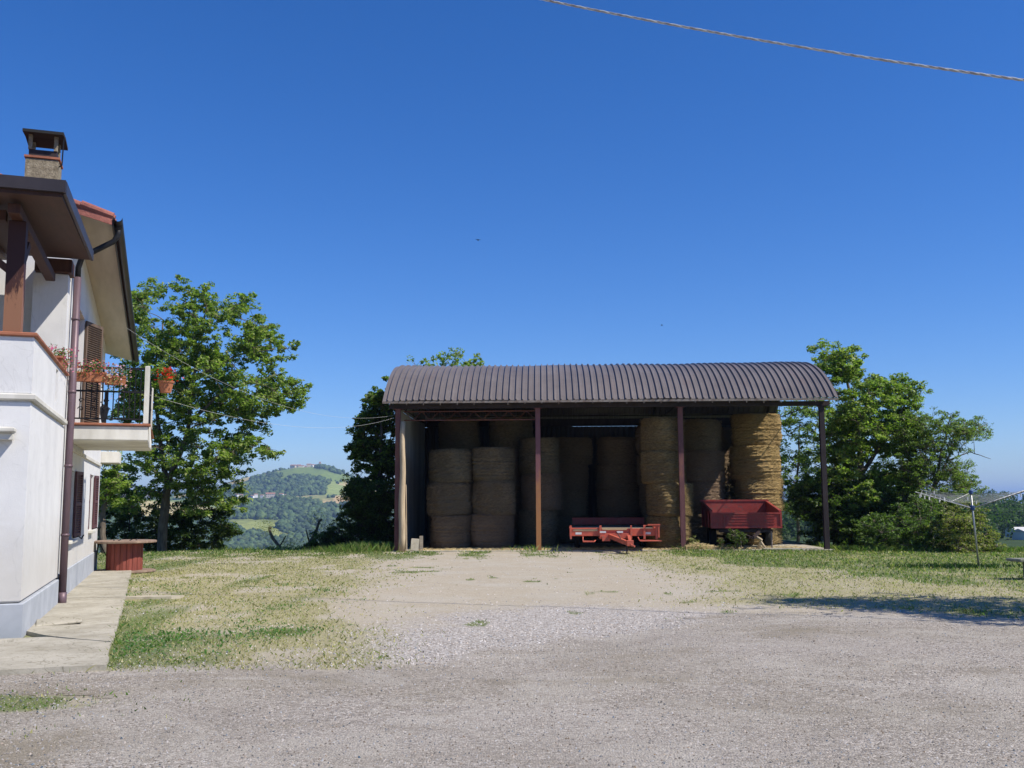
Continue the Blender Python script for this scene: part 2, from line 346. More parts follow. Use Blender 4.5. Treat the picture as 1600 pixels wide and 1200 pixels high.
# yard zones: every mask below is ground cover that stays put
def roadedge(x):
    return np.interp(x, [-30, -8, -5.2, -4, -1.0, .2, 1.6, 3.6, 5.0, 7, 12, 30], [9.0, 9.4, 9.8, 10.0, 10.1, 11.2, 12.9, 14.6, 13.9, 13.0, 12.0, 10])
def roadmask(x, y):
    e = roadedge(x)+(fbm(x/1.3, y/1.3, 61, 4)-.5)*2.0+(fbm(x/.22, y/.22, 65, 2)-.5)*.8
    pt = np.exp(-(((x+4.3)/1.0)**2+((y-8.3)/.42)**2))+.9*np.exp(-(((x+4.2)/.6)**2+((y-7.25)/.22)**2))
    return sstep(.65, -.65, y-e)*(1-sstep(.25, .6, pt*(.5+fbm(x/.3, y/.3, 161, 3))))
def zones(x, y):
    """returns green, dry, pale gravel densities in the yard (0..1)"""
    n1 = fbm(x/1.7, y/2.6, 41, 4); n2 = fbm(x/.8, y/1.2, 45, 3); n3 = fbm(x/3.5, y/5, 51, 3)
    lawnL = sstep(-1.2, -3.4, x+(y-10)*.06+(n3-.5)*3)*sstep(9.6, 10.2, y)
    n4 = fbm(x/1.1, y/7.0, 141, 4); gl = lawnL*sstep(.52, .86, n4+.34*sstep(1.9, .2, x-(-3.97-(y-9.93)*.3645))+.10*sstep(30, 34, y)-.10*sstep(2, 4, x+4+(y-10)*.25))*.85
    clump = np.exp(-(((x+4.15)/.85)**2+((y-11.7)/1.2)**2))+np.exp(-(((x+2.85)/.4)**2+((y-12.6)/.5)**2))
    gl = np.maximum(gl, clump*sstep(.3, .5, n2+.15))
    dl = lawnL*(.35+.65*sstep(.3, .6, n2))
    backs = sstep(28.0, 31.5, y+(n1-.5)*3.0)
    rb = sstep(2.0, 4.6, x-(y-16)*.02+(n3-.5)*3)*sstep(14.4, 15.8, y+np.where(x > 4, (x-4)*.25, 0)+(n1-.5)*1.5)
    gr = rb*sstep(.55, .82, n1*.7+.42*sstep(5.5, 12, x+(y-16)*.34)+.03+.26*sstep(4.2, 5.5, x)*sstep(2.6, .6, y-roadedge(x)))*.95
    dr = rb*(.45+.55*n2)
    g = np.clip(gl+gr+backs*(.35+.65*sstep(.4, .6, n2)), 0, 1)
    track = sstep(.35, .0, np.abs(x+2.05)-.2)+sstep(.4, .0, np.abs(x+.25)-.3)+sstep(2.0, 1.3, np.abs(x-3.25))
    g = g*(1-np.clip(track, 0, 1)*sstep(25, 27, y)*sstep(36, 33.4, y))
    d = np.clip(dl+dr, 0, 1)*(1-.5*g)
    gv = .8*np.exp(-(((x-.9)/2.6)**2+((y-13.2)/2.4)**2))+.6*np.exp(-(((x+.3)/1.5)**2+((y-11.0)/1.0)**2))
    patch = np.exp(-(((x+4.3)/1.0)**2+((y-8.3)/.42)**2))+.9*np.exp(-(((x+4.2)/.6)**2+((y-7.25)/.22)**2))
    tuft = sstep(.70, .80, fbm(x/.45, y/.7, 91, 2))*sstep(.45, .6, fbm(x/2.5, y/3.5, 95, 2))*(y > roadedge(x)+.3)*.8
    g = np.clip(g+patch*sstep(.35, .6, n2)*1.3+tuft, 0, 1)
    gv = gv*(.55+.9*n2)
    return g, d, np.clip(gv*1.3, 0, 1)

az = np.radians(np.concatenate([np.arange(-180, -36, 4.0), np.arange(-36, -29.5, .5), np.arange(-29.5, 31, .11), np.arange(31, 37, .5), np.arange(37, 180, 4.0)]))
ra = np.concatenate([[0.3, 1, 2, 3, 4], np.arange(5, 46, .13), 46*1.021**np.arange(0, 205), 46*1.021**204*1.085**np.arange(1, 28)])
AA, RR = np.meshgrid(az, ra); X = RR*np.sin(AA); Y = RR*np.cos(AA); Z = hgt(X, Y)
na, nr = len(az), len(ra)
g, d, gv = zones(X, Y)
far = sstep(46, 60, RR)
wm = woodmask(X, Y); cid = cells(X*1.0, Y*.8, 210, 5.0)
pal = np.array([(.42, .32, .14), (.22, .24, .07), (.17, .22, .06), (.32, .29, .11), (.20, .24, .07), (.14, .19, .05), (.38, .31, .14)])
FC = pal[(cid*7).astype(int) % 7]*1.25
PXg = 800+FPX*X/np.maximum(Y, 1)
woodc = np.array([.045, .075, .028])
FC = FC*(1-wm[..., None])+woodc*wm[..., None]
tan = ((PXg > 505+(RR-1860)*-.06) & (PXg < 640) & (RR > 1835+(PXg-500)*.2) & (RR < 1945-(PXg-500)*.25))
FC[tan] = (.50, .36, .19)
fld = ((PXg > 415) & (PXg < 520) & (RR > 1890) & (RR < 1990)); FC[fld & (wm < .9)] = (.25, .26, .10)
nearfield = (RR > 46) & (RR < 128); FC[nearfield] = (.095, .17, .035)
colr = np.ones((nr, na, 4), np.float32)
colr[..., :3] = FC; colr[..., 3] = 1
m2 = np.zeros((nr, na, 4), np.float32); m2[..., 0] = g; m2[..., 1] = d; m2[..., 2] = gv; m2[..., 3] = far
rm = np.zeros((nr, na, 4), np.float32); rm[..., 0] = roadmask(X, Y); rm[..., 3] = 1
k = NT('earth').set(.95, 0, .15)
ar = k.n('ShaderNodeAttribute'); ar.attribute_name = 'Road'; spr = k.n('ShaderNodeSeparateColor'); k.l(ar.outputs['Color'], spr.inputs[0])
ac = k.n('ShaderNodeAttribute'); ac.attribute_name = 'Col'; am = k.n('ShaderNodeAttribute'); am.attribute_name = 'Mask'
sp = k.n('ShaderNodeSeparateColor'); k.l(am.outputs['Color'], sp.inputs[0])
fine = k.noise(45, 6, .8); mid = k.noise(3.5, 5, .7); tiny = k.noise(120, 3, .8)
dirt = k.ramp(fine, [(.30, (.24, .20, .14)), (.5, (.42, .36, .27)), (.72, (.56, .50, .40))])
dirt = k.mix(k.ramp(mid, [(.35, .45), (.65, 0)]), dirt, (.36, .31, .21))
c0 = k.mix(k.ramp(k.noise(9, 5, .8, stretch=(.7, 1.4, 1)), [(.6, 0), (.74, .6)]), dirt, (.20, .18, .11))
dirt = k.mix(k.ramp(k.noise(.8, 4, .6), [(.45, 0), (.7, .5)]), c0, (.46, .43, .37))
vo = k.n('ShaderNodeTexVoronoi'); vo.inputs['Scale'].default_value = 38; k.l(k.tc.outputs['Object'], vo.inputs['Vector'])
sv = k.n('ShaderNodeSeparateColor'); k.l(vo.outputs['Color'], sv.inputs[0])
peb = k.ramp(sv.outputs[0], [(.0, (.26, .235, .205)), (.5, (.44, .405, .37)), (1, (.62, .585, .55))])
peb = k.mix(k.ramp(vo.outputs['Distance'], [(.35, 0), (.8, .7)]), peb, (.24, .20, .16))
c = k.mix(k.ramp(k.math('ADD', sp.outputs[2], k.math('MULTIPLY', k.math('SUBTRACT', mid, .5), .8)), [(.25, .15), (.6, 1)]), dirt, peb)
dryc = k.ramp(fine, [(.32, (.12, .11, .05)), (.52, (.33, .30, .155)), (.72, (.48, .44, .26))])
grc = k.ramp(fine, [(.34, (.04, .055, .015)), (.54, (.14, .18, .055)), (.72, (.27, .28, .11))])
br = k.math('MULTIPLY', k.math('SUBTRACT', tiny, .5), 1.2)
c = k.mix(k.ramp(k.math('ADD', sp.outputs[1], br), [(.25, 0), (.75, .85)]), c, dryc)
c = k.mix(k.ramp(k.math('ADD', sp.outputs[0], br), [(.3, 0), (.8, .9)]), c, grc)
ft = k.noise(.08, 6, .8); farc = k.mix(.9, ac.outputs['Color'], k.ramp(ft, [(.3, (.55, .55, .5)), (.7, (1.3, 1.3, 1.25))]), 'MULTIPLY')
vr = k.n('ShaderNodeTexVoronoi'); vr.inputs['Scale'].default_value = 62; k.l(k.tc.outputs['Object'], vr.inputs['Vector'])
svr = k.n('ShaderNodeSeparateColor'); k.l(vr.outputs['Color'], svr.inputs[0])
rd = k.ramp(svr.outputs[0], [(.0, (.12, .105, .085)), (.3, (.30, .262, .218)), (.75, (.45, .40, .34)), (.97, (.68, .62, .54))])
rd = k.mix(k.ramp(k.noise(.55, 5, .65, stretch=(.6, 1.3, 1)), [(.38, 0), (.7, .65)]), rd, (.285, .25, .19))
rd = k.mix(k.ramp(k.noise(1.7, 6, .75), [(.55, 0), (.72, .55)]), rd, (.17, .145, .11))
rd = k.mix(k.ramp(k.noise(.25, 3, .5, stretch=(.5, 1, 1)), [(.45, 0), (.65, .4)]), rd, (.42, .38, .345))
rd = k.mix(k.ramp(k.noise(150, 3, .8), [(.35, .5), (.55, 0)]), rd, (.17, .15, .14))
rd = k.mix(k.ramp(k.noise(.9, 5, .7, stretch=(.8, 1.0, 1), dist=.8), [(.46, 0), (.64, .55)]), rd, (.46, .42, .36))
rd = k.mix(k.ramp(k.noise(.42, 5, .7, stretch=(.5, 1.1, 1), dist=1.0), [(.53, 0), (.66, .65)]), rd, (.22, .185, .125))
rd = k.mix(k.ramp(k.noise(6.5, 5, .8), [(.58, 0), (.72, .45)]), rd, (.16, .14, .12))
rfac = k.ramp(k.math('ADD', spr.outputs[0], k.math('MULTIPLY', k.math('SUBTRACT', k.noise(14, 5, .8), .5), .9)), [(.2, 0), (.8, 1)])
c = k.mix(rfac, c, rd)
c = k.mix(am.outputs['Alpha'], c, farc); k.col(c)
hb = k.math('MULTIPLY', k.math('ADD', fine, k.math('MULTIPLY', vo.outputs['Distance'], sp.outputs[2])), 1.0)
hb = k.math('ADD', hb, k.math('MULTIPLY', k.math('MULTIPLY', vr.outputs['Distance'], -.8), spr.outputs[0]))
k.bump(hb, .7, .02); m_earth = k.m
V = np.stack([X, Y, Z], -1).reshape(-1, 3)
i, j = np.meshgrid(np.arange(nr-1), np.arange(na), indexing='ij'); j2 = (j+1) % na
F = np.stack([i*na+j, i*na+j2, (i+1)*na+j2, (i+1)*na+j], -1).reshape(-1, 4)[:, ::-1]
gob = npmesh('ground', V, F, m_earth, col=colr.reshape(-1, 4), smooth=True)
a2 = gob.data.color_attributes.new('Mask', 'FLOAT_COLOR', 'POINT'); a2.data.foreach_set('color', m2.ravel())
a3 = gob.data.color_attributes.new('Road', 'FLOAT_COLOR', 'POINT'); a3.data.foreach_set('color', rm.ravel())
cap = MB().lathe([(0.3, 0)], n=8)
tag(gob, kind='structure')

# road sheet: ragged edge, 4 mm above the ground
xs = np.arange(-16, 22, .07); ys = np.concatenate([np.arange(-14, 5, .5), np.arange(5, 16.4, .07)])
GX, GY = np.meshgrid(xs, ys)
RMg = roadmask(GX, GY); keep = RMg > .30
ny, nx = GX.shape
kk = keep[:-1, :-1] & keep[1:, :-1] & keep[:-1, 1:] & keep[1:, 1:]
ii, jj = np.nonzero(kk)
F = np.stack([ii*nx+jj, ii*nx+jj+1, (ii+1)*nx+jj+1, (ii+1)*nx+jj], -1)
used, inv = np.unique(F, return_inverse=True)
V = np.stack([GX, GY, hgt(GX, GY)+.004], -1).reshape(-1, 3)[used]
gq, dq, vq = zones(GX, GY); sh4 = GX.shape+(4,)
c1 = np.zeros(sh4, np.float32); c1[..., 0] = gq; c1[..., 1] = dq; c1[..., 2] = vq; c2 = np.zeros(sh4, np.float32); c2[..., 0] = RMg; c2[..., 3] = 1
road = npmesh('road', V, inv.reshape(F.shape), m_earth, col=c1.reshape(-1, 4)[used], cname='Mask', smooth=True)
a3 = road.data.color_attributes.new('Road', 'FLOAT_COLOR', 'POINT'); a3.data.foreach_set('color', c2.reshape(-1, 4)[used].ravel()); tag(road, kind='structure')

# loose stones (uncountable)
def stones(name, n, xr, yr, smin, smax, accept, lum=(.25, .75), z0=.0):
    x = RNG.uniform(*xr, n*3); u = RNG.random(n*3); y = yr[0]+(yr[1]-yr[0])*u**1.6
    ok = accept(x, y); x = x[ok][:n]; y = y[ok][:n]; m = len(x)
    base = np.array([(1, 0, 0), (0, 1, 0), (-1, 0, 0), (0, -1, 0), (.7, .7, .0), (0, 0, 1)], float)
    P = np.array([(1, 0, 0), (.2, 1, 0), (-1, .3, 0), (-.3, -1, 0), (.1, .1, .75)])
    s = smin+(smax-smin)*RNG.random(m)**3; a = RNG.uniform(0, 6.28, m)
    J = P[None]+RNG.normal(0, .22, (m, 5, 3)); J[:, :4, 2] = -.25
    J = J*s[:, None, None]; ca, sa = np.cos(a)[:, None], np.sin(a)[:, None]
    vx = J[..., 0]*ca-J[..., 1]*sa+x[:, None]; vy = J[..., 0]*sa+J[..., 1]*ca+y[:, None]
    vz = J[..., 2]+(hgt(x, y)+z0)[:, None]
    V = np.stack([vx, vy, vz], -1).reshape(-1, 3)
    f = np.array([(0, 1, 4), (1, 2, 4), (2, 3, 4), (3, 0, 4)])
    F = (f[None]+(np.arange(m)*5)[:, None, None]).reshape(-1, 3)
    L = RNG.uniform(*lum, m)**1.2; w = RNG.normal(0, .02, m)
    C = np.stack([L+w, L*.92, L*.86-w, np.ones(m)], -1).repeat(5, 0)
    o = npmesh(name, V, F, m_strand, col=np.clip(C, 0, 1)); return o
o = stones('road_chippings', 64000, (-8, 11), (5.3, 14.8), .003, .013, lambda x, y: (np.abs(x) < y*.56+1) & (y < roadedge(x)+RNG.exponential(.5, x.shape)), (.10, .52), .004)
tag(o, kind='stuff')
def notbuilt(x, y):
    pav = (y < 24.2) & (x < -3.95-(y-9.98)*.3655) & (y > 9.6)
    barn = (x > -4.0) & (x < 10.9) & (y > 33.0-(x+3.84)*.03) & (y < 41.6)
    strip = (np.abs(y-17.2-(x+6.2)*.18) < .16) & (x > -6.8) & (x < -5.7)
    return ~(pav | barn | strip)
def accg(x, y):
    g, d, gv = zones(x, y); return (RNG.random(x.shape) < gv*.75+.07+.10*fbm(x/1.5, y/3, 181, 3)) & (y > roadedge(x)-.6) & notbuilt(x, y)
o = stones('pale_gravel', 52000, (-8, 9), (10, 32.5), .005, .019, accg, (.22, .66)); tag(o, kind='stuff')

# ------------------------------------------------------------------ grass
def blades(name, n, xr, yr, hfun, accept, cols, bias=1.0, wid=.006, lean=.5, zf=None):
    x = RNG.uniform(*xr, n); y = yr[0]+(yr[1]-yr[0])*RNG.random(n)**bias
    p = accept(x, y); ok = RNG.random(n) < p; x = x[ok]; y = y[ok]; m = len(x)
    h = hfun(x, y)*RNG.uniform(.5, 1.3, m); a = RNG.uniform(0, 6.28, m); l = h*RNG.uniform(0, lean, m)*1.3
    w = wid*RNG.uniform(.6, 1.5, m)*np.clip(y/14, 1, 3)
    z = hgt(x, y)-.01; b = a+RNG.normal(0, 1, m)+1.57
    dx, dy = np.cos(b)*w, np.sin(b)*w; lx, ly = np.cos(a)*l, np.sin(a)*l
    V = np.stack([np.stack([x-dx, y-dy, z], -1), np.stack([x+dx, y+dy, z], -1), np.stack([x+lx*.4+dx*.8, y+ly*.4+dy*.8, z+h*.6], -1), np.stack([x+lx, y+ly, z+h], -1), ], 1).reshape(-1, 3)
    F = np.array([(0, 1, 2, 3)])[None]+(np.arange(m)*4)[:, None, None]
    c = np.array(cols)[RNG.integers(0, len(cols), m)]*RNG.uniform(.7, 1.25, (m, 1))
    C = np.concatenate([c, np.ones((m, 1))], 1).repeat(4, 0)
    return npmesh(name, V, F.reshape(-1, 4), m_grass, col=C)
GREEN = [(.10, .19, .035), (.14, .24, .05), (.20, .30, .07), (.25, .30, .10), (.07, .13, .03)]
DRY = [(.42, .38, .19), (.54, .48, .28), (.30, .27, .12), (.22, .23, .09), (.46, .41, .22)]
tag(blades('green_grass', 265000, (-17, 22), (6.8, 37), lambda x, y: .035+.03*sstep(30, 33, y)+.02*(x > 4), lambda x, y: zones(x, y)[0]*notbuilt(x, y)*(np.abs(x) < y*.72+2), GREEN+DRY[:2]+DRY[3:4], 1.5, .0075, 1.0), kind='stuff')
tag(blades('dry_grass', 200000, (-12, 20), (9.8, 33), lambda x, y: .04+0*x, lambda x, y: zones(x, y)[1]*.8*notbuilt(x, y)*(np.abs(x) < y*.72+2), DRY+DRY+GREEN[3:4], 1.6, .0075, 1.4), kind='stuff')
def tallp(x, y):
    L = sstep(34.6, 35.6, y)*(x < -5); Rr = sstep(31.2, 32.2, y)*(x > 11)*(x < 26)
    T = np.exp(-(((x-.82)/.62)**2+((y-33.0)/.35)**2))*1.2+1.3*np.exp(-(((x+5.1)/1.1)**2+((y-33.9)/.9)**2))
    T2 = .8*np.exp(-(((x-5.6)/.5)**2+((y-32.8)/.3)**2))
    return np.clip(L*.55+Rr*.8+T+T2, 0, 1)*notbuilt(x, y+.15)
tag(blades('tall_weeds', 190000, (-18, 22), (31, 38), lambda x, y: .12+.14*fbm(x/1.2, y/1.2, 71, 2)+.12*np.exp(-((x+4.9)/1.0)**2), tallp, GREEN+[(.22, .27, .07), (.30, .30, .13)], 1.0, .0018, .8), kind='stuff')
def pavedge(x, y):
    d = (x-(-3.97-(y-9.93)*.3645)); e1 = np.exp(-((d-.03)/.05)**2)*(y > 9.9)*(y < 23.6)*.8
    e2 = np.exp(-((y-(9.93+(x+3.97)*.333)+.05)/.06)**2)*(x < -3.9)*.7; return (e1+e2)*sstep(.35, .6, fbm(x/.4, y/.4, 101, 2))
tag(blades('pavement_weeds', 60000, (-10, -3.5), (8, 23.8), lambda x, y: .07+0*x, pavedge, GREEN+DRY[:2], 1.3, .004, 1.1), kind='stuff')
def darkp(x, y): return np.exp(-(((x-10.6)/1.0)**2+((y-24.1)/.35)**2))
tag(blades('dark_tuft', 9000, (8, 13), (23, 25.2), lambda x, y: .10+0*x, darkp, [(.03, .07, .02), (.05, .10, .025), (.04, .08, .03)], 1.0, .008, 1.0), kind='stuff')

# broad-leaf weeds in the lawn beside the pavement
def leafquads(P, N_, size, cols, jitter=.6, up=.35, aspect=.5):
    """one folded leaf (4 verts) per point in P"""
    m = len(P)
    d = RNG.normal(0, 1, (m, 3)); d[:, 2] = d[:, 2]*.55-.25; d /= np.linalg.norm(d, axis=1)[:, None]
    nn = RNG.normal(0, 1, (m, 3)); nn[:, 2] = np.abs(nn[:, 2])+up*3; nn -= d*(nn*d).sum(1)[:, None]; nn /= np.linalg.norm(nn, axis=1)[:, None]
    s = np.cross(d, nn); L = size*RNG.uniform(.6, 1.35, m)[:, None]; w = L*aspect
    a = P-d*L*.5; b = P+s*w*.5+nn*L*.10; c = P+d*L*.5-nn*L*.08; e = P-s*w*.5+nn*L*.10
    V = np.stack([a, b, c, e], 1).reshape(-1, 3)
    F = np.arange(m*4).reshape(-1, 4)
    C = np.array(cols)[RNG.integers(0, len(cols), m)]*RNG.uniform(.75, 1.25, (m, 1))
    return V, F, np.concatenate([C, np.ones((m, 1))], 1).repeat(4, 0)
x = RNG.uniform(-8, -1.5, 26000); y = RNG.uniform(10.2, 20, 26000)
cl = np.exp(-(((x+4.15)/.85)**2+((y-11.6)/1.25)**2))*sstep(.32, .62, fbm(x/.6, y/1.1, 171, 3))*1.6+.8*np.exp(-(((x+2.85)/.4)**2+((y-12.6)/.45)**2))+.25*sstep(.6, .75, fbm(x/.7, y/.7, 77, 3))*(x < -2.4)
ok = (RNG.random(26000) < cl)*notbuilt(x, y); x, y = x[ok > 0], y[ok > 0]
P = np.stack([x, y, hgt(x, y)+RNG.uniform(.01, .07, len(x))], -1)
V, F, C = leafquads(P, None, .045, [(.08, .18, .04), (.12, .24, .06), (.09, .19, .07)], up=.8)
tag(npmesh('clover_patch', V, F, m_grass, col=C), kind='stuff')

# ------------------------------------------------------------------ pavement + concrete strip
mb = MB()
def ragged(poly, j=.018, step=.22):
    out = []; n = len(poly)
    for i in range(n):
        a_, b_ = poly[i], poly[(i+1) % n]; L = math.dist(a_, b_); m = max(1, int(L/step))
        for q in range(m):
            t = q/m; k_ = 0 if q == 0 else j; out.append((a_[0]+(b_[0]-a_[0])*t+random.uniform(-k_, k_), a_[1]+(b_[1]-a_[1])*t+random.uniform(-k_, k_)))
    return out
OE = [(-3.97, 9.93), (-5.9, 15.3), (-8.98, 23.7)]; IE = [(-5.85, 12.2), (-7.5, 16.9), (-9.9, 23.7)]
for pl, zt in (([(-14, 7.0), (-4.9, 9.62), (-3.97, 9.93), (-4.55, 11.5), (-5.5, 12.0), (-14, 9.4)], .05), ([(-4.562, 11.52), (-5.9, 15.3), (-6.50, 16.92), (-7.5, 16.75), (-6.1, 12.6), (-5.48, 12.02)], .055), ([(-6.508, 16.945), (-8.98, 23.7), (-9.9, 23.6), (-7.7, 17.2), (-7.45, 16.79)], .058)):
    mb.prism(ragged(pl), 'z', -.05, zt)
o = mb.build('pavement', m_conc); tag(o, kind='structure')
mb = MB().prism([(-6.75, 17.0), (-5.8, 17.15), (-5.65, 17.35), (-6.1, 17.38), (-6.8, 17.22)], 'z', -.03, .045)
o = mb.build('concrete_strip', m_pale); tag(o, kind='structure')

# ------------------------------------------------------------------ house (local x = outwards through the gable wall, y = along it away from the camera)
HC = (-5.9, 12.1, 0); PHI = R(18.91)
def hl(x, y, z):
    return Vector((HC[0]+x*math.cos(PHI)-y*math.sin(PHI), HC[1]+x*math.sin(PHI)+y*math.cos(PHI), z))
H = empty('farmhouse', HC, PHI)
tag(H, 'white rendered two storey farmhouse with brown shutters, balcony and wooden porch roof', 'house')
def P_(mb, name, m, smooth=False, parent=None): return mb.build(name, m, parent or H, smooth)
# ground floor block under the terrace, main block
mb = MB(); mb.box(-7, 0, 0, 4.05, .44, 2.86, bev=.02); mb.box(-7, -.02, 0.02, 4.05, 2.86, 2.9); P_(mb, 'terrace_block_wall', m_wall)
mb = MB().box(-7.03, .035, -.035, 4.02, 0, .43, bev=.012); P_(mb, 'front_plinth', m_plinth)
mb = MB().box(-7.03, .02, 4.2, 13.13, 0, .5, bev=.012); P_(mb, 'plinth', m_plinth)
OV = .585; RS = .27
def ez(y): return 6.20-(y-4.0)*.088            # underside of the roof at the eave
def wz(y): return ez(y)+OV*RS                   # underside where it meets the long wall
# openings in the gable wall: build wall as front leaf with holes
def wallpanel(mb, x0, x1, ya, yb, za, zb): mb.box(x0, x1, ya, yb, za, zb)
openings = [(5.45, 6.9, 2.98, 5.1), (5.25, 6.25, 1.0, 2.2), (10.15, 11.0, 1.05, 2.25)]
mb = MB()
mb.add([(x_, y_, .45) for x_, y_ in ((-7, 4.1), (-.25, 4.1), (-.25, 13.08), (-7, 13.08))]+[(x_, y_, wz(y_)-x_*RS-.01) for x_, y_ in ((-7, 4.1), (-.25, 4.1), (-.25, 13.08), (-7, 13.08))], [(3, 2, 1, 0), (4, 5, 6, 7), (0, 1, 5, 4), (1, 2, 6, 5), (2, 3, 7, 6), (3, 0, 4, 7)])
mb.box(-.25, 0, 4.1, 5.25, .45, 2.98); mb.box(-.25, 0, 5.25, 6.25, .45, 1.0); mb.box(-.25, 0, 5.25, 6.25, 2.2, 2.98)
mb.box(-.25, 0, 6.25, 10.15, .45, 2.98); mb.box(-.25, 0, 10.15, 11.0, .45, 1.05); mb.box(-.25, 0, 10.15, 11.0, 2.25, 2.98)
mb.box(-.25, 0, 11.0, 13.08, .45, 2.98)
mb.box(-.25, 0, 4.1, 5.45, 2.98, 5.1); mb.box(-.25, 0, 6.9, 13.08, 2.98, 5.1)
mb.prism([(4.1, 5.1), (13.08, 5.1), (13.08, wz(13.08)-.01), (4.1, wz(4.1)-.01)], 'x', -.25, 0)
mw = P_(mb, 'wall', m_wall)
# string course bands
mb = MB(); mb.box(-7.02, .05, -.05, 4.02, 2.87, 2.95, bev=.015); P_(mb, 'string_course', m_slabedge)
mb = MB(); mb.box(0.003, .04, 4.6, 12.9, 2.52, 2.58); P_(mb, 'wall_moulding', m_slabedge)
# parapet of terrace, coping
mb = MB(); mb.box(-7, 0, 0, .16, 2.95, 3.66, bev=.01); mb.box(-.16, 0, .16, 2.55, 2.95, 3.66); mb.box(-.16, 0, 2.85, 4.05, 2.95, 3.66)
mb.box(-.16, 0, 2.55, 2.85, 2.95, 3.12); mb.box(-.16, 0, 2.55, 2.85, 3.60, 3.66)
P_(mb, 'parapet', m_wall)
mb = MB(); mb.box(-7.03, .04, -.04, .2, 3.66, 3.71, bev=.012); mb.box(-.2, .04, .2, 4.02, 3.66, 3.71, bev=.012); P_(mb, 'coping', m_coping)
mb = MB(); mb.box(-7, 0, .17, 4.05, 2.90, 2.94); P_(mb, 'terrace_floor', m_conc)
mb = MB(); mb.box(-1.3, -.14, -.22, -.02, 2.46, 2.53, bev=.02); mb.box(-1.3, -.16, -.15, -.02, 2.38, 2.455); P_(mb, 'front_window_hood', m_slabedge)
# corner pillar, beam, post, brace, porch roof
mb = MB(); mb.box(-.52, -.01, 3.72, 4.08, 3.71, 5.275, bev=.01); P_(mb, 'corner_pillar', m_wall)
mb = MB(); mb.box(-.36, -.16, .02, .2, 3.71, 5.12, bev=.01); P_(mb, 'porch_post', m_post)
mb = MB(); mb.box(-.33, -.19, -.30, 3.6, 5.12, 5.25, bev=.01); P_(mb, 'eaves_beam', m_wood)
mb = MB(); mb.box(-.50, .04, 3.62, 4.05, 5.28, 5.50, bev=.01); P_(mb, 'cross_beam', m_wood)
mb = MB(); mb.box(-7, -.40, .04, .2, 5.12, 5.25); P_(mb, 'cross_beam', m_wood)
mb = MB(); mb.tube([(-.26, .2, 4.45), (-.26, .9, 5.03)], .06, 4); P_(mb, 'brace', m_wood)
mb = MB(); mb.tube([(-.34, .1, 4.5), (-1.0, .1, 5.03)], .06, 4); P_(mb, 'brace', m_wood)
def lean(y): return 5.33+(y+.6)*.058
mb = MB(); mb.prism([(-.62, 5.28), (3.7, lean(3.7)-.05), (3.7, lean(3.7)+.03), (-.62, 5.36)], 'x', -7.5, .30); P_(mb, 'porch_roof', m_roofwood)
mb = MB()
for q in range(8): mb.prism([(-.5, 5.17), (3.68, lean(3.68)-.15), (3.68, lean(3.68)-.055), (-.5, 5.275)], 'x', -1.0-q*.75, -.9-q*.75)
P_(mb, 'rafters', m_wood)
mb = MB(); mb.box(-7.5, .34, -.68, -.625, 5.33, 5.48); mb.prism([(-.62, 5.32), (3.72, lean(3.72)-.06), (3.72, lean(3.72)+.10), (-.62, 5.48)], 'x', .305, .345)
mb.prism([(-.62, 5.365), (3.7, lean(3.7)+.035), (3.7, lean(3.7)+.09), (-.62, 5.46)], 'x', -7.5, .30); P_(mb, 'porch_fascia', m_fascia)
# hanging lamp / set back wall window seen through the porch
mb = MB(); mb.box(-2.6, -1.35, 4.03, 4.09, 3.95, 5.2, bev=.01); P_(mb, 'porch_window', m_glass)
# main roof: one tiled slope falling to the long eave over the side wall
def slab(mb, x0, x1, y0, y1, d0, d1):
    vs = [(x_, y_, ez(y_)+(OV-x_)*RS+d) for d in (d0, d1) for x_, y_ in ((x0, y0), (x1, y0), (x1, y1), (x0, y1))]
    mb.add(vs, [(3, 2, 1, 0), (4, 5, 6, 7), (0, 1, 5, 4), (1, 2, 6, 5), (2, 3, 7, 6), (3, 0, 4, 7)])
mb = MB(); slab(mb, -7.4, OV, 3.82, 14.1, 0, .04); P_(mb, 'soffit', m_soffit)
mb = MB(); slab(mb, -7.4, OV+.01, 3.78, 14.15, .045, .09); ro = P_(mb, 'roof', m_tile)
mb = MB(); n = 54
for q in range(n):
    y_ = 3.86+q*(14.12-3.86)/n
    mb.tube([(OV+.05, y_, ez(y_)+.075), (OV-.5, y_, ez(y_)+.55*RS+.085), (-7.3, y_, ez(y_)+(OV+7.3)*RS+.085)], .06, 8)
mb.build('tile_rows', m_tile, ro)
mb = MB()
for q in range(18):
    x0 = OV+.03-q*.42; mb.tube([(x0, 3.80, ez(3.8)+(OV-x0)*RS+.10), (x0-.5, 3.80, ez(3.8)+(OV-x0+.5)*RS+.12)], [.06, .075], 10)
mb.build('verge_tiles', m_tile, ro)
mb = MB(); slab(mb, -7.4, OV+.012, 3.765, 3.778, -.06, .10); P_(mb, 'verge_board', m_tile)
mb = MB(); mb.prism([(3.79, ez(3.79)-.06), (14.15, ez(14.15)-.06), (14.15, ez(14.15)+.085), (3.79, ez(3.79)+.085)], 'x', OV+.012, OV+.035); P_(mb, 'eaves_board', m_fascia)
mb = MB(); pts = []
for i, yy in enumerate((3.74, 14.17)):
    for j in range(9):
        a_ = math.pi*(1+j/8); pts.append((OV+.105+.068*math.cos(a_), yy, ez(yy)+.05+.068*math.sin(a_)))
for i, yy in enumerate((3.74, 14.17)):
    for j in range(8, -1, -1):
        a_ = math.pi*(1+j/8); pts.append((OV+.105+.060*math.cos(a_), yy, ez(yy)+.052+.060*math.sin(a_)))
fs = [(j, j+1, 9+j+1, 9+j) for j in range(8)]+[(18+j, 18+j+1, 27+j+1, 27+j) for j in range(8)]+[(0, 9, 35, 26), (8, 17, 27, 18)]
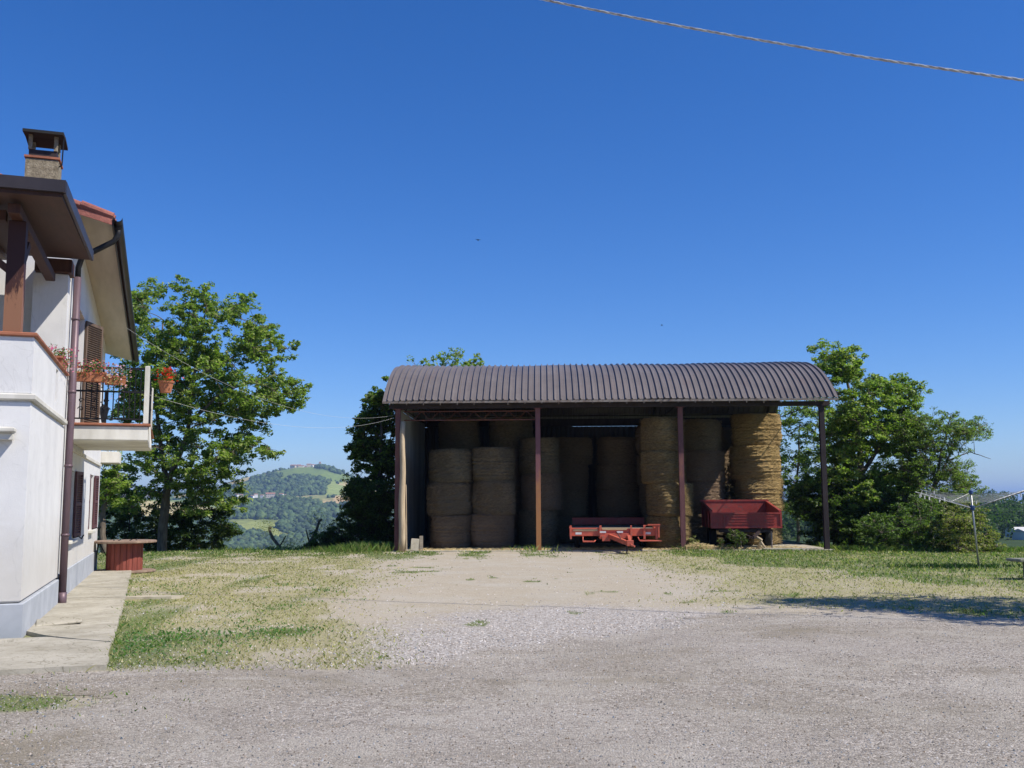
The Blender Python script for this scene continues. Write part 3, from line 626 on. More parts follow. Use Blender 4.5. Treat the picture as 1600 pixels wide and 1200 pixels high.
mb.add(pts, fs); P_(mb, 'gutter', m_fascia)
mb = MB(); mb.tube([(OV+.10, 3.98, ez(4)-.01), (OV+.10, 4.0, ez(4)-.14), (OV+.04, 4.0, ez(4)-.26), (.30, 4.03, ez(4)-.46), (.14, 4.08, ez(4)-.56), (.09, 4.12, ez(4)-.72), (.09, 4.12, 5.3)], .048, 12)
mb.lathe([(.03, -.10), (.07, -.0), (.075, .03)], (OV+.10, 3.98, ez(4)-.0), 12); P_(mb, 'gutter_elbow', m_iron, True)
mb = MB(); mb.tube([(.09, 4.12, 5.32), (.085, 4.12, 3.0), (.085, 4.12, .05)], .058, 12)
for z in (4.6, 3.4, 2.2, 1.1): mb.lathe([(.066, 0), (.066, .04)], (.086, 4.12, z), 12)
mb.tube([(.086, 4.12, .22), (.086, 4.12, .0)], .068, 12); P_(mb, 'downpipe', m_copper, True)
# chimney
mb = MB(); mb.box(-.88, -.36, 4.8, 5.3, 5.9, 7.50, bev=.02); ch = P_(mb, 'chimney', m_pebdash)
mb = MB(); mb.box(-.84, -.40, 4.84, 5.26, 7.54, 7.66); mb.build('chimney_flue', m_darksteel, ch)
mb = MB(); mb.box(-.90, -.34, 4.78, 5.32, 7.503, 7.54); mb.build('chimney_collar', m_coping, ch)
for (a, b) in ((-.82, 4.85), (-.42, 4.85), (-.82, 5.25), (-.42, 5.25)):
    mb = MB(); mb.box(a-.03, a+.03, b-.03, b+.03, 7.66, 7.93); mb.build('cowl_leg', m_pebdash, ch)
mb = MB(); mb.tube([(-.30, 4.82, 7.9), (-.31, 4.82, 7.42), (-.36, 4.82, 7.38)], .012, 5); mb.build('cowl_tie', m_iron, ch)
mb = MB(); mb.prism([(4.66, 7.955), (5.02, 7.985), (5.44, 7.94), (5.44, 7.90), (5.02, 7.935), (4.66, 7.905)], 'x', -.93, -.29); mb.build('cowl', m_tyre, ch)
# rear balcony seen at the far corner
mb = MB(); mb.box(-1.5, .42, 13.1, 14.2, 2.62, 2.9, bev=.01); P_(mb, 'rear_balcony', m_slabedge)
# balcony
bl = MB(); bl.box(.003, 1.26, 4.42, 7.9, 2.66, 2.9, bev=.015); P_(bl, 'balcony_slab', m_slabedge)
bl = MB(); bl.box(.003, 1.30, 4.38, 7.94, 2.903, 2.945, bev=.01); P_(bl, 'balcony_tiles', m_coping)
bl = MB(); bl.box(1.18, 1.26, 4.43, 4.51, 2.945, 3.93, bev=.01); P_(bl, 'balcony_post', m_white)
bl = MB(); bl.box(1.18, 1.26, 7.8, 7.88, 2.945, 3.93, bev=.01); P_(bl, 'balcony_post', m_white)
bl = MB(); bl.tube([(1.28, 4.47, 2.9), (1.30, 4.47, 2.55)], .02, 8); P_(bl, 'balcony_spout', m_white)
bl = MB()
for z, t in ((3.88, .018), (3.48, .015), (3.02, .012)):
    bl.box(.02, 1.18, 4.45, 4.48, z-t, z+t); bl.box(1.21, 1.235, 4.52, 7.8, z-t, z+t)
q = .1
while q < 1.16: bl.box(q-.009, q+.009, 4.456, 4.474, 3.03, 3.87); q += .085
q = 4.62
while q < 7.78: bl.box(1.213, 1.231, q-.009, q+.009, 3.03, 3.87); q += .1
for cx in (.2, .39, .58, .77, .96):
    for s_ in (-1, 1):
        pts = [(cx+s_*.05*math.cos(t*.9)*(1-t/9), 4.465, 3.25+.045*math.sin(t*.9)*(1-t/9)+s_*.07) for t in range(0, 9)]
        bl.tube(pts, .009, 4)
bl.box(.56, .6, 4.45, 4.48, 2.95, 3.5)
P_(bl, 'balcony_railing', m_iron)
# french door in the balcony with louvred shutters folded open against the wall
mb = MB().box(-.2, -.14, 5.47, 6.88, 2.96, 5.08); P_(mb, 'balcony_door', m_glass)
mb = MB(); mb.box(-.14, -.09, 5.46, 5.54, 2.96, 5.09); mb.box(-.14, -.09, 6.81, 6.89, 2.96, 5.09); mb.box(-.14, -.09, 6.14, 6.21, 2.96, 5.0); mb.box(-.14, -.09, 5.54, 6.81, 5.0, 5.09); P_(mb, 'door_frame', m_shut)
def shutter(y0, y1, z0, z1, ang, m, hinge, name='shutter'):
    mb = MB(); w = y1-y0; t = .035
    mb.box(0, t, 0, .055, z0, z1); mb.box(0, t, w-.055, w, z0, z1)
    for zz in (z0, (z0+z1)/2-.03, z1-.06): mb.box(0, t, .055, w-.055, zz, zz+.06)
    mb.box(.004, .008, .05, w-.05, z0+.05, z1-.05)
    z = z0+.075
    while z < z1-.08:
        mm = Matrix.Translation((t/2, 0, z)) @ Matrix.Rotation(R(35), 4, 'Y')
        mb.box(-.018, .018, .055, w-.055, -.004, .004, mm); z += .042
    o = P_(mb, name, m); o.location = (.012, hinge, 0); o.rotation_euler = (0, 0, ang); return o
shutter(0, .72, 2.98, 5.08, R(168), m_shut2, 5.44)
s_ = shutter(0, .72, 2.98, 5.08, R(-20), m_shut2, 6.92)
shutter(0, .5, 1.02, 2.2, R(176), m_shut, 5.24); shutter(0, .5, 1.02, 2.2, R(-8), m_shut, 6.27)
shutter(0, .42, 1.07, 2.25, R(176), m_shut, 10.14); shutter(0, .42, 1.07, 2.25, R(-6), m_shut, 11.02)
mb = MB().box(-.2, -.15, 5.27, 6.23, 1.02, 2.18); P_(mb, 'window', m_glass)
mb = MB().box(-.2, -.15, 10.17, 10.98, 1.07, 2.23); P_(mb, 'window', m_glass)
mb = MB().box(-.14, .1, 5.2, 6.3, .93, .99, bev=.01); P_(mb, 'window_sill', m_white)
mb = MB().box(-.14, .1, 10.1, 11.05, .98, 1.04, bev=.01); P_(mb, 'window_sill', m_white)
for yy, zz in ((6.45, 1.0), (11.2, 1.05)):
    mb = MB().tube([(.0, yy, zz), (.1, yy+.02, zz+.03), (.14, yy+.12, zz-.02), (.18, yy+.1, zz+.05)], .014, 6); P_(mb, 'shutter_catch', m_iron)
# wall lantern beside the balcony door
ln = empty('wall_lantern', (0, 7.7, 3.45)); ln.parent = H
mb = MB().tube([(.0, 9.3, 3.72), (.20, 9.3, 3.76), (.26, 9.3, 3.66)], .012, 6); lo = P_(mb, 'lantern_bracket', m_iron)
bpy.data.objects.remove(ln)
mb = MB(); mb.lathe([(.04, -.16), (.10, .12), (.14, .13), (.02, .23)], (.26, 9.3, 3.48), 6); mb.build('lantern_head', m_iron, lo)

# loose concrete lid at the corner of the house
p = hl(.30, 1.2, .06)
mb = MB().box(-.25, .3, -.3, .28, 0, .035, bev=.012); o = mb.build('drain_cover', m_conc); o.location = p; o.rotation_euler = (R(2), R(-4), PHI+.1)
tag(o, 'thin tilted concrete lid lying on pavement against the grey plinth', 'drain cover')

# flower boxes
def flowers(name, label, loc, rzv, L, W_, Hh, petals, nfl, trail, pot='box', green=True, cat='flower box'):
    e = empty(name, loc, rzv); tag(e, label, cat, 'flower pots on the house')
    mb = MB()
    if pot == 'box':
        mb.add([(-L*.46, -W_*.4, 0), (L*.46, -W_*.4, 0), (L*.46, W_*.4, 0), (-L*.46, W_*.4, 0), (-L*.5, -W_*.5, Hh), (L*.5, -W_*.5, Hh), (L*.5, W_*.5, Hh), (-L*.5, W_*.5, Hh)],
               [(3, 2, 1, 0), (4, 5, 6, 7), (0, 1, 5, 4), (1, 2, 6, 5), (2, 3, 7, 6), (3, 0, 4, 7)])
        mb.box(-L*.51, L*.51, -W_*.53, W_*.53, Hh-.03, Hh+.004, bev=.005)
    else: mb.lathe([(W_*.34, 0), (W_*.47, Hh*.85), (W_*.52, Hh*.85), (W_*.53, Hh), (W_*.42, Hh), (W_*.40, Hh*.9)], n=20)
    mb.build('pot', m_terra, e)
    n = int(nfl*1.5); P = np.stack([RNG.normal(0, L*.3, n), RNG.normal(0, W_*.55, n), Hh+RNG.uniform(0, .2, n)-trail*np.abs(RNG.normal(0, .4, n))], -1)
    V, F, C = leafquads(P, None, .045, [(.05, .14, .03), (.09, .2, .05), (.14, .22, .08)]); npmesh('foliage', V, F, m_leaf, e, C)
    n = nfl; P = np.stack([RNG.normal(0, L*.32, n), RNG.normal(0, W_*.6, n), Hh+.04+RNG.uniform(0, .2, n)-trail*np.abs(RNG.normal(0, .5, n))], -1)
    V, F, C = leafquads(P, None, .04, petals, aspect=.95); npmesh('blossoms', V, F, m_petal, e, C)
    return e
PINK = [(.62, .12, .30), (.70, .22, .42), (.75, .45, .60), (.50, .07, .22)]
flowers('flower_box', 'terracotta box of magenta petunias on the terrace coping by the downpipe', hl(-.05, 3.35, 3.712), PHI+R(90), .85, .18, .12, PINK, 230, .25)
flowers('flower_box', 'long terracotta box with orange and pink blooms hung on balcony rail', hl(.34, 4.34, 3.62), PHI, .5, .17, .15, [(.7, .16, .08), (.62, .15, .2), (.75, .3, .35)]+PINK, 170, .14)
flowers('flower_box', 'box of pale pink trailing petunias hanging at middle of balcony rail', hl(.72, 4.34, 3.58), PHI, .34, .17, .14, [(.72, .42, .55), (.66, .30, .46), (.78, .55, .66)], 200, .34)
flowers('flower_pot', 'terracotta pot of bright red geraniums hung outside the balcony corner post', hl(1.52, 4.60, 3.50), PHI, .26, .26, .2, [(.75, .03, .02), (.85, .06, .03), (.6, .02, .02)], 150, .05, 'pot', cat='flower pot')

# ------------------------------------------------------------------ barn
BA = R(1.7); BP = (-3.84, 33.3, 0)
def bw(x, y, z=0):
    return Vector((BP[0]+x*math.cos(BA)+y*math.sin(BA), BP[1]-x*math.sin(BA)+y*math.cos(BA), z))
B = empty('hay_barn', BP, -BA); tag(B, 'open fronted hay barn with brown ribbed barrel roof on steel posts', 'barn')
YE0, YE1, ZE, RISE = -.55, 8.35, 4.96, 1.69
yc = (YE0+YE1)/2; hw = (YE1-YE0)/2; RR_ = (hw*hw+RISE*RISE)/(2*RISE); z0c = ZE+RISE-RR_; amax = math.asin(hw/RR_)
def arc(t, dr=0): a = -amax+2*amax*t; return yc+(RR_+dr)*math.sin(a), z0c+(RR_+dr)*math.cos(a)
XR0, XR1, NA = -.45, 14.55, 40
# ribbed sheet: trapezoid profile along x swept over the arc, sheets a little uneven
per = .213; prof = []
x = XR0; ki = 0
while x < XR1-1e-6:
    jz = random.uniform(-.004, .004)
    for dx_, h_ in ((0, 0), (.075, 0), (.082, .006), (.09, 0), (.158, 0), (.166, .052), (.192, .052), (.200, 0)):
        if x+dx_ <= XR1: prof.append((x+dx_, h_+jz))
    x += per
V = []; nP = len(prof)
for i in range(NA+1):
    t = i/NA
    for (px_, h_) in prof:
        wob = .012*math.sin(px_*.9+i*.15)+.01*math.sin(px_*2.3-i*.3)
        y_, z_ = arc(t, h_+wob*(1 if 0 < i < NA else 1.3)); V.append((px_, y_, z_))
F = [(i*nP+j, i*nP+j+1, (i+1)*nP+j+1, (i+1)*nP+j) for i in range(NA) for j in range(nP-1)]
ro = MB().add(V, F).build('roof', m_sheet, B)
sm = ro.modifiers.new('thick', 'SOLIDIFY'); sm.thickness = .012; sm.offset = -1
PX = [0, 4.7, 9.45, 14.13]
def ibeam(mb, x, y, z0, z1, w=.16, d=.16, t=.012):
    mb.box(x-w/2, x+w/2, y-d/2, y-d/2+t, z0, z1); mb.box(x-w/2, x+w/2, y+d/2-t, y+d/2, z0, z1); mb.box(x-.005, x+.005, y-d/2+t, y+d/2-t, z0, z1)
for i, px_ in enumerate(PX):
    mb = MB(); ibeam(mb, px_, 0, 0, 4.72)
    mb.box(px_-.13, px_+.13, -.13, .13, 4.72, 4.74); mb.box(px_-.15, px_+.15, -.15, .15, -.01, .02)
    o = mb.build('post', [m_rust, m_rust2, m_rust, m_darksteel][i], B)  # dark steel on the last post paints in the shade it stands in
for px_ in PX[:1]+PX[1:]:
    mb = MB(); ibeam(mb, px_, 7.9, 0, 4.7); mb.build('post', m_darksteel, B)
# front + back eaves beams, arched ribs with tie rods, purlins
mb = MB(); mb.box(-.3, 14.4, -.07, .07, 4.745, 4.9); mb.box(-.3, 14.4, 7.84, 7.96, 4.72, 5.02); mb.build('eaves_beam', m_darksteel, B)
mb = MB()
for px_ in PX:
    pts = [(px_,)+arc(t, -.09) for t in np.linspace(.045, .955, 21)]; mb.tube(pts, .045, 6)
    mb.tube([(px_, 0.0, 4.86), (px_, 7.9, 4.86)], .018, 6)
    for q in (.3, .5, .7):
        y_, z_ = arc(q, -.09); mb.tube([(px_, y_, z_), (px_, y_, 4.86)], .012, 5)
for t in np.linspace(.04, .96, 9):
    y_, z_ = arc(t, -.04); mb.box(-.4, 14.65, y_-.03, y_+.03, z_-.045, z_-.0)
mb.build('roof_arches', m_darksteel, B)
# lattice girder over the first bay
mb = MB(); mb.tube([(.1, .75, 4.42), (4.6, .75, 4.42)], .022, 6); mb.tube([(.1, .75, 4.72), (4.6, .75, 4.72)], .022, 6)
for q in range(15): a = .1+q*.3; mb.tube([(a, .75, 4.42 if q % 2 else 4.72), (a+.3, .75, 4.72 if q % 2 else 4.42)], .011, 5)
mb.build('lattice_girder', m_rust, B)
# eaves edge angle with small brackets
mb = MB(); mb.box(XR0, XR1, YE0-.012, YE0+.0, 4.875, 4.945)
for q in range(27): a = -.2+q*.56; mb.box(a-.008, a+.008, YE0-.02, YE0-.008, 4.80+random.uniform(0, .04), 4.90)
mb.build('eaves_trim', m_rim, B)
# side + back walls: corrugated sheets
def corr(mb, p0, p1, z0, z1, per=.2, h=.035):
    L = math.hypot(p1[0]-p0[0], p1[1]-p0[1]); ux, uy = (p1[0]-p0[0])/L, (p1[1]-p0[1])/L; n = int(L/per)*4; vs = []
    for i in range(n+1):
        s = L*i/n; o_ = h*(0, 1, 1, 0)[i % 4]; x, y = p0[0]+ux*s-uy*o_, p0[1]+uy*s+ux*o_
        vs += [(x, y, z0), (x, y, z1)]
    mb.add(vs, [(2*i, 2*i+2, 2*i+3, 2*i+1) for i in range(n)])
mb = MB(); corr(mb, (-.02, .15), (-.02, 7.8), .03, 4.75); o = mb.build('side_wall', m_sidewall, B); s2 = o.modifiers.new('t', 'SOLIDIFY'); s2.thickness = .006
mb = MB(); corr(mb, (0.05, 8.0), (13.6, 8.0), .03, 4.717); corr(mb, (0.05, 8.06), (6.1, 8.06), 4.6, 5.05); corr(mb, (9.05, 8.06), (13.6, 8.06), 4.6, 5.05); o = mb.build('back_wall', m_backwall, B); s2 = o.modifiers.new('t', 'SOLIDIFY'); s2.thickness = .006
vs = [(-.02, 0, 4.76)]+[(-.02,)+arc(t, -.15) for t in np.linspace(.06, .94, 17)]+[(-.02, 7.9, 4.76)]
mb = MB().add(vs, [tuple(range(len(vs)))]); o = mb.build('gable_sheet', m_sidewall, B); s2 = o.modifiers.new('t', 'SOLIDIFY'); s2.thickness = .01
mb = MB().box(-.15, 14.3, -.22, 8.05, -.25, .03, bev=.01); fl = mb.build('concrete_floor', m_conc, B)
# debris by the left post
p = bw(.19, -.2); mb = MB(); pts = [(p.x+.015*math.sin(q*1.3), p.y, .0+q*.43) for q in range(11)]
mb.tube(pts, [.125-.0045*q for q in range(11)], 12); o = mb.build('wooden_pole', m_log, smooth=True); tag(o, 'pale barked timber pole propped upright at the left barn post', 'pole')
mb = MB(); mb.tube([tuple(bw(.36, -.28, .0)), tuple(bw(.30, -.12, 2.2))], .018, 6); o = mb.build('thin_stick', m_log); tag(o, 'thin stick leaning beside the pale timber pole', 'stick')
mb = MB().box(-.13, .13, -.03, .03, 0, .40, bev=.008); o = mb.build('pale_block', m_pale); o.location = bw(.60, -.14, .03); o.rotation_euler = (R(-12), R(4), .1)
tag(o, 'small pale square board leaning inside the left barn post', 'board')
mb = MB().box(-.06, .06, -.03, .03, 0, .48, bev=.006); o = mb.build('dark_block', m_plank); o.location = bw(.80, .05, .03); o.rotation_euler = (R(-8), 0, .1)
tag(o, 'narrow grey board end beside the small pale square board', 'board')

# ------------------------------------------------------------------ straw bales
def make_bale_mesh(seed):
    rng = np.random.default_rng(seed); nz, n = 22, 56; r, h = .75, 1.15; V = []
    for i in range(nz+1):
        z = h*i/nz; e = min(i, nz-i)/nz; rb = r*(1+.012*math.sin(math.pi*i/nz))-(.07*math.exp(-e*26))
        lay = rng.normal(0, .008)
        for j in range(n):
            a = 2*math.pi*j/n; rr = rb+lay*1.6+rng.normal(0, .012)+.028*math.sin(2*a+seed+z)+.016*math.sin(5*a+seed*2+z*3)+.03*math.sin(math.pi*i/nz)*math.sin(a*3+seed*1.7)
            V.append((rr*math.cos(a), rr*math.sin(a), z+rng.normal(0, .006)))
    F = [(i*n+j, i*n+(j+1) % n, (i+1)*n+(j+1) % n, (i+1)*n+j) for i in range(nz) for j in range(n)]
    k0 = len(V); prev = [list(range(nz*n, nz*n+n))]
    for rr_ in (.5, .25):
        for j in range(n): a = 2*math.pi*j/n; V.append((r*rr_*math.cos(a), r*rr_*math.sin(a), h+rng.normal(0, .012)))
    V.append((0, 0, h)); b0 = nz*n
    for base, nxt in ((b0, k0), (k0, k0+n)):
        F += [(base+j, base+(j+1) % n, nxt+(j+1) % n, nxt+j) for j in range(n)]
    T = [(k0+n+j, k0+n+(j+1) % n, k0+2*n) for j in range(n)]
    V.append((0, 0, 0)); T += [((j+1) % n, j, k0+2*n+1) for j in range(n)]
    mb = MB().add(V, F+T)
    # stray straws lying tangentially
    for q in range(1900):
        a = rng.uniform(0, 6.283); z = rng.uniform(.02, h); L = rng.uniform(.06, .2); tl = rng.normal(0, .25)
        r1 = r+rng.uniform(-.01, .03); a2 = a+L/r*math.cos(tl); r2 = r+rng.uniform(.0, .075)
        z2 = z+L*math.sin(tl)-rng.uniform(0, .03); w = .004
        mb.add([(r1*math.cos(a), r1*math.sin(a), z-w), (r2*math.cos(a2), r2*math.sin(a2), z2-w), (r2*math.cos(a2), r2*math.sin(a2), z2+w), (r1*math.cos(a), r1*math.sin(a), z+w)], [(0, 1, 2, 3)])
    o = mb.build('round_bale', m_straw); me = o.data; bpy.data.objects.remove(o); return me
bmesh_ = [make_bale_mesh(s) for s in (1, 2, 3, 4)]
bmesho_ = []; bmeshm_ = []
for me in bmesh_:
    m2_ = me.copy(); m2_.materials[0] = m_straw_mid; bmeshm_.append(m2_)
    m2_ = me.copy(); m2_.materials[0] = m_straw_shade; bmesho_.append(m2_)
GR = 'round straw bales stacked in the barn'
ord4 = ['bottom', 'second', 'third', 'top']
stacks = [  # x, y, count, bale height, radius scale, description, straw tone (barn shade painted in, sunlit, half shade)
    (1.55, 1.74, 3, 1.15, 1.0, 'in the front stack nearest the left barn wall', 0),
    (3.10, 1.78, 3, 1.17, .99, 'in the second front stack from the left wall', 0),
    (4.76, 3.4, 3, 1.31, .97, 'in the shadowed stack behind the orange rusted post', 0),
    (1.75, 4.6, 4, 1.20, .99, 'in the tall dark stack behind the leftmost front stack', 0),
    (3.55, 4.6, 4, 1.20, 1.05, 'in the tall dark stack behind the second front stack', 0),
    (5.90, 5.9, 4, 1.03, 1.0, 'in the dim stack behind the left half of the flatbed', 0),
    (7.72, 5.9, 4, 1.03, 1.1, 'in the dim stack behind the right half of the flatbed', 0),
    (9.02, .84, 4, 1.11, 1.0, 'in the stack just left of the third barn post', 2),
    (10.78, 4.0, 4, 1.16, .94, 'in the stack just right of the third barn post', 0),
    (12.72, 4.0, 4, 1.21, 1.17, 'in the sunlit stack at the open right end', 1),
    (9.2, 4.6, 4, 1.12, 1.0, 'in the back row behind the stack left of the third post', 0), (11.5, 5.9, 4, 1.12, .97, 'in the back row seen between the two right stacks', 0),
    (12.75, 6.3, 4, 1.12, .9, 'in the unseen sun-blocking stack added behind the sunlit right stack', 0)]  # unseen stack, added to keep the sun off the bales behind
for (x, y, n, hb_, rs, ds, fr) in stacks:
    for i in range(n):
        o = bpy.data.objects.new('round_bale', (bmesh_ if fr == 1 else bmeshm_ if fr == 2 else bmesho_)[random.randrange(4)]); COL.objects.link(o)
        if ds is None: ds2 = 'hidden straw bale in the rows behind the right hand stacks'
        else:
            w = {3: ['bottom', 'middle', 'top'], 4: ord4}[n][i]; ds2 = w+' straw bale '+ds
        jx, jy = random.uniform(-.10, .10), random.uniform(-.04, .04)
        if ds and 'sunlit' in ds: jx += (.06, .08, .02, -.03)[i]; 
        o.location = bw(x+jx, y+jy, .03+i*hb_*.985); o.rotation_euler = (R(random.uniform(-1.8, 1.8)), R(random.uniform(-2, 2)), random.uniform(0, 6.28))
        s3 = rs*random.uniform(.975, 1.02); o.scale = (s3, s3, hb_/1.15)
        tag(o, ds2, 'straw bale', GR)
# loose straw on the barn floor
n = 9000; x = RNG.uniform(.6, 13.6, n); y = np.abs(RNG.normal(0, 1.1, n))-.1
x = np.where(RNG.random(n) < .45, RNG.normal(9.9, .7, n), x)
c, s_ = math.cos(BA), math.sin(BA); wx = BP[0]+x*c+y*s_; wy = BP[1]-x*s_+y*c
a = RNG.uniform(0, 3.14, n); L = RNG.uniform(.05, .16, n); hb_ = .04+np.exp(-((x-9.9)/.6)**2)*RNG.random(n)*.18*(y < 1)
dx, dy = np.cos(a)*L, np.sin(a)*L; t_ = RNG.uniform(-.02, .05, n)
V = np.stack([np.stack([wx, wy, hb_], -1), np.stack([wx+dx, wy+dy, hb_+t_], -1), np.stack([wx+dx, wy+dy+.004, hb_+t_+.008], -1), np.stack([wx, wy+.004, hb_+.008], -1)], 1).reshape(-1, 3)
C = (np.array([.55, .42, .2])*RNG.uniform(.5, 1.2, (n, 1))); C = np.concatenate([C, np.ones((n, 1))], 1).repeat(4, 0)
tag(npmesh('loose_straw', V, np.arange(n*4).reshape(-1, 4), m_strand, col=C), kind='stuff')

# ------------------------------------------------------------------ vehicles in the barn
def wheel(parent, x, y, r, w, m=m_rim):
    mb = MB(); prof = [(r*.6, -w/2), (r*.92, -w/2), (r, -w*.36), (r, w*.36), (r*.92, w/2), (r*.6, w/2)]
    vs = []; n = 28
    for (rr, xx) in prof:
        for j in range(n): a = 2*math.pi*j/n; vs.append((x+xx, y+rr*math.cos(a), r+.03+rr*math.sin(a)))
    mb.add(vs, [(i*n+j, i*n+(j+1) % n, ((i+1) % 6)*n+(j+1) % n, ((i+1) % 6)*n+j) for i in range(6) for j in range(n)])
    ty = mb.build('wheel', m_tyre, parent, True)
    mb = MB(); vs = []
    for (rr, xx) in ((0.001, -w*.2), (r*.58, -w*.12), (r*.61, w*.12), (0.001, w*.2)):
        for j in range(n): a = 2*math.pi*j/n; vs.append((x+xx, y+rr*math.cos(a), r+.03+rr*math.sin(a)))
    mb.add(vs, [(i*n+j, i*n+(j+1) % n, (i+1)*n+(j+1) % n, (i+1)*n+j) for i in range(3) for j in range(n)]); mb.build('rim', m, ty, True)
T = empty('flatbed_trailer', bw(7.12, -.45, 0), -BA-R(1.5)); tag(T, 'low orange red flatbed trailer with plank deck parked nose out in the barn', 'trailer')
wd = 1.42
mb = MB()
mb.box(-wd, wd, 0, .09, .50, .74, bev=.008); mb.box(-wd, -wd+.09, .1, 3.85, .56, .78, bev=.008); mb.box(wd-.09, wd, .1, 3.85, .56, .78, bev=.008)
mb.box(-.45, -.35, .1, 3.8, .42, .6); mb.box(.35, .45, .1, 3.8, .42, .6)
for q in range(5): mb.box(-wd+.1, wd-.1, .3+q*.85, .38+q*.85, .6, .69)
mb.build('frame', m_red, T)
mb = MB()
for q in range(17): mb.box(-wd+.1, wd-.1, .1+q*.222, .1+q*.222+.21, .70+random.uniform(0, .006), .745)
mb.build('deck', m_plank, T)
mb = MB(); mb.box(-wd+.12, -.50, -.012, .0, .66, .725); mb.box(-.35, .45, -.035, .0, .69, .76); mb.build('deck_edge_board', m_planktan, T)
mb = MB()
for xx, w in ((-wd+.02, .06), (-.44, .07), (.56, .05), (.98, .07), (wd-.05, .07)): MB().box(xx, xx+w, -.07, -.01, .40, .84, bev=.006).build('stake', m_red, T)
mb.box(.98, wd, -.05, -.015, .82, .85); mb.box(wd-.3, wd+.1, -.12, -.02, .84, .88); mb.box(wd+.03, wd+.08, -.1, -.05, .45, .85)
mb.build('end_rail', m_red, T)
mb = MB(); mb.box(-wd, -.42, -.03, -.014, .74, .77); mb.build('front_rail', m_red, T)
mb = MB(); mb.box(-.42, .5, -.1, -.013, .42, .58, bev=.008); mb.box(-.36, -.1, -.16, -.1, .34, .5); mb.build('bumper_beam', m_red, T)
def bar(mb, a, b, w, h):
    a = Vector(a); b = Vector(b); d = b-a; q = d.to_track_quat('Y', 'Z').to_matrix().to_4x4(); mm = Matrix.Translation(a) @ q
    mb.box(-w/2, w/2, 0, d.length, -h/2, h/2, mm)
mb = MB(); bar(mb, (-.12, -.1, .50), (.45, -1.55, .30), .1, .13); bar(mb, (.5, -.1, .48), (.47, -1.5, .31), .09, .12)
mb.box(.36, .56, -1.62, -1.46, .24, .42, bev=.01); mb.tube([(.46, -1.55, .30), (.50, -1.75, .26), (.58, -1.8, .24)], .03, 8); mb.build('drawbar', m_red, T)
mb = MB(); mb.tube([(.36, -1.4, .0), (.36, -1.4, .4)], .022, 8); mb.box(.28, .44, -1.46, -1.34, .0, .015); mb.build('jack_leg', m_darksteel, T)
MB().tube([(.2, -1.0, .43), (.1, -.9, .62), (.05, -.75, .66)], .014, 6).build('brake_lever', m_darksteel, T)
mb = MB(); mb.tube([(-.98, -.1, .48), (-.98, -.18, .34), (-.62, -.18, .33), (-.58, -.1, .36)], .022, 6); mb.box(-.98, -.62, -.22, -.12, .31, .345); mb.build('step_bar', m_red, T); mb = MB()
mb.tube([(.80, -.1, .46), (.84, -.2, .36), (1.48, -.22, .35)], .022, 6); mb.box(.86, 1.55, -.24, -.14, .33, .355); mb.build('step_bar', m_red, T)
for xx in (-1.12, -.33, .22, 1.12):
    mb = MB().box(xx-.1, xx+.1, -.112 if abs(xx) < .5 else -.006, -.104 if abs(xx) < .5 else -.001, .55 if abs(xx) > .5 else .60, .62 if abs(xx) > .5 else .66); mb.build('reflector_plate', m_plate, T)
mb = MB(); mb.box(-1.3, 1.3, 3.75, 3.8, .78, 1.04, bev=.01); mb.build('tail_board', m_red2, T)
for yy in (2.0, 2.85):
    for xx in (-1.15, 1.15): wheel(T, xx, yy, .32, .2)
mb = MB(); mb.tube([(-1.1, 2.0, .35), (1.1, 2.0, .35)], .04, 8); mb.tube([(-1.1, 2.85, .35), (1.1, 2.85, .35)], .04, 8); mb.build('axle', m_darksteel, T)

K = empty('tipper_trailer', bw(11.68, .75, 0), -BA-R(1)); tag(K, 'dark red steel tipping trailer parked before the sunlit straw stack', 'trailer')
mb = MB(); w = 1.17
mb.box(-w, w, 0, .04, .70, 1.22)
for z in (.70, 1.17): mb.box(-w-.02, w+.02, -.03, 0, z, z+.055)
mb.box(-w-.02, -w+.04, -.035, 0, .755, 1.17); mb.box(w-.04, w+.02, -.035, 0, .755, 1.17); mb.box(-.74, -.70, -.032, 0, .755, 1.17)
for z in (.83, .92, 1.01, 1.10): mb.box(-.66, .95, -.022, 0, z, z+.03)
for q in range(4): mb.box(-w+.12+q*.075, -w+.14+q*.075, -.012, 0, .76, 1.16)
mb.build('front_panel', m_red2, K)
for s_ in (-1, 1):
    mb = MB(); y0, y1 = .04, 2.2
    a, b = (w-.04, w) if s_ > 0 else (-w, -w+.04)
    mb.prism([(y0, .72), (y1, .72), (y1, 1.56), (y0, 1.24)], 'x', a, b)
    a, b = (w-.06, w+.03) if s_ > 0 else (-w-.03, -w+.06)
    mb.prism([(y0, 1.242), (y1, 1.562), (y1, 1.61), (y0, 1.29)], 'x', a, b)
    for q in range(3): yy = .3+q*.7; mb.box(b if s_ > 0 else a-.03, b+.03 if s_ > 0 else a, yy, yy+.06, .72, 1.25+yy*.06)
    mb.build('side_panel', m_red2, K)
mb = MB(); mb.box(-w, w, 2.2, 2.24, .72, 1.62); mb.box(-w-.05, w+.05, 2.18, 2.26, 1.6, 1.66); mb.build('tail_board', m_red2, K)
mb = MB(); mb.box(-w+.04, w-.04, .04, 2.2, .70, .73); mb.build('bed', m_plank, K)
mb = MB(); mb.box(-.5, -.4, .02, 2.2, .52, .69); mb.box(.4, .5, .02, 2.2, .52, .69); mb.box(-.9, .9, .1, .2, .56, .66); mb.box(-.9, .9, 2.0, 2.1, .56, .66)
bar(mb, (-.45, .0, .6), (-.05, -.9, .42), .07, .09); bar(mb, (.45, .0, .6), (.05, -.9, .42), .07, .09)
mb.tube([(0, -.85, .42), (0, -1.05, .40)], .035, 8); mb.build('chassis', m_darksteel, K)
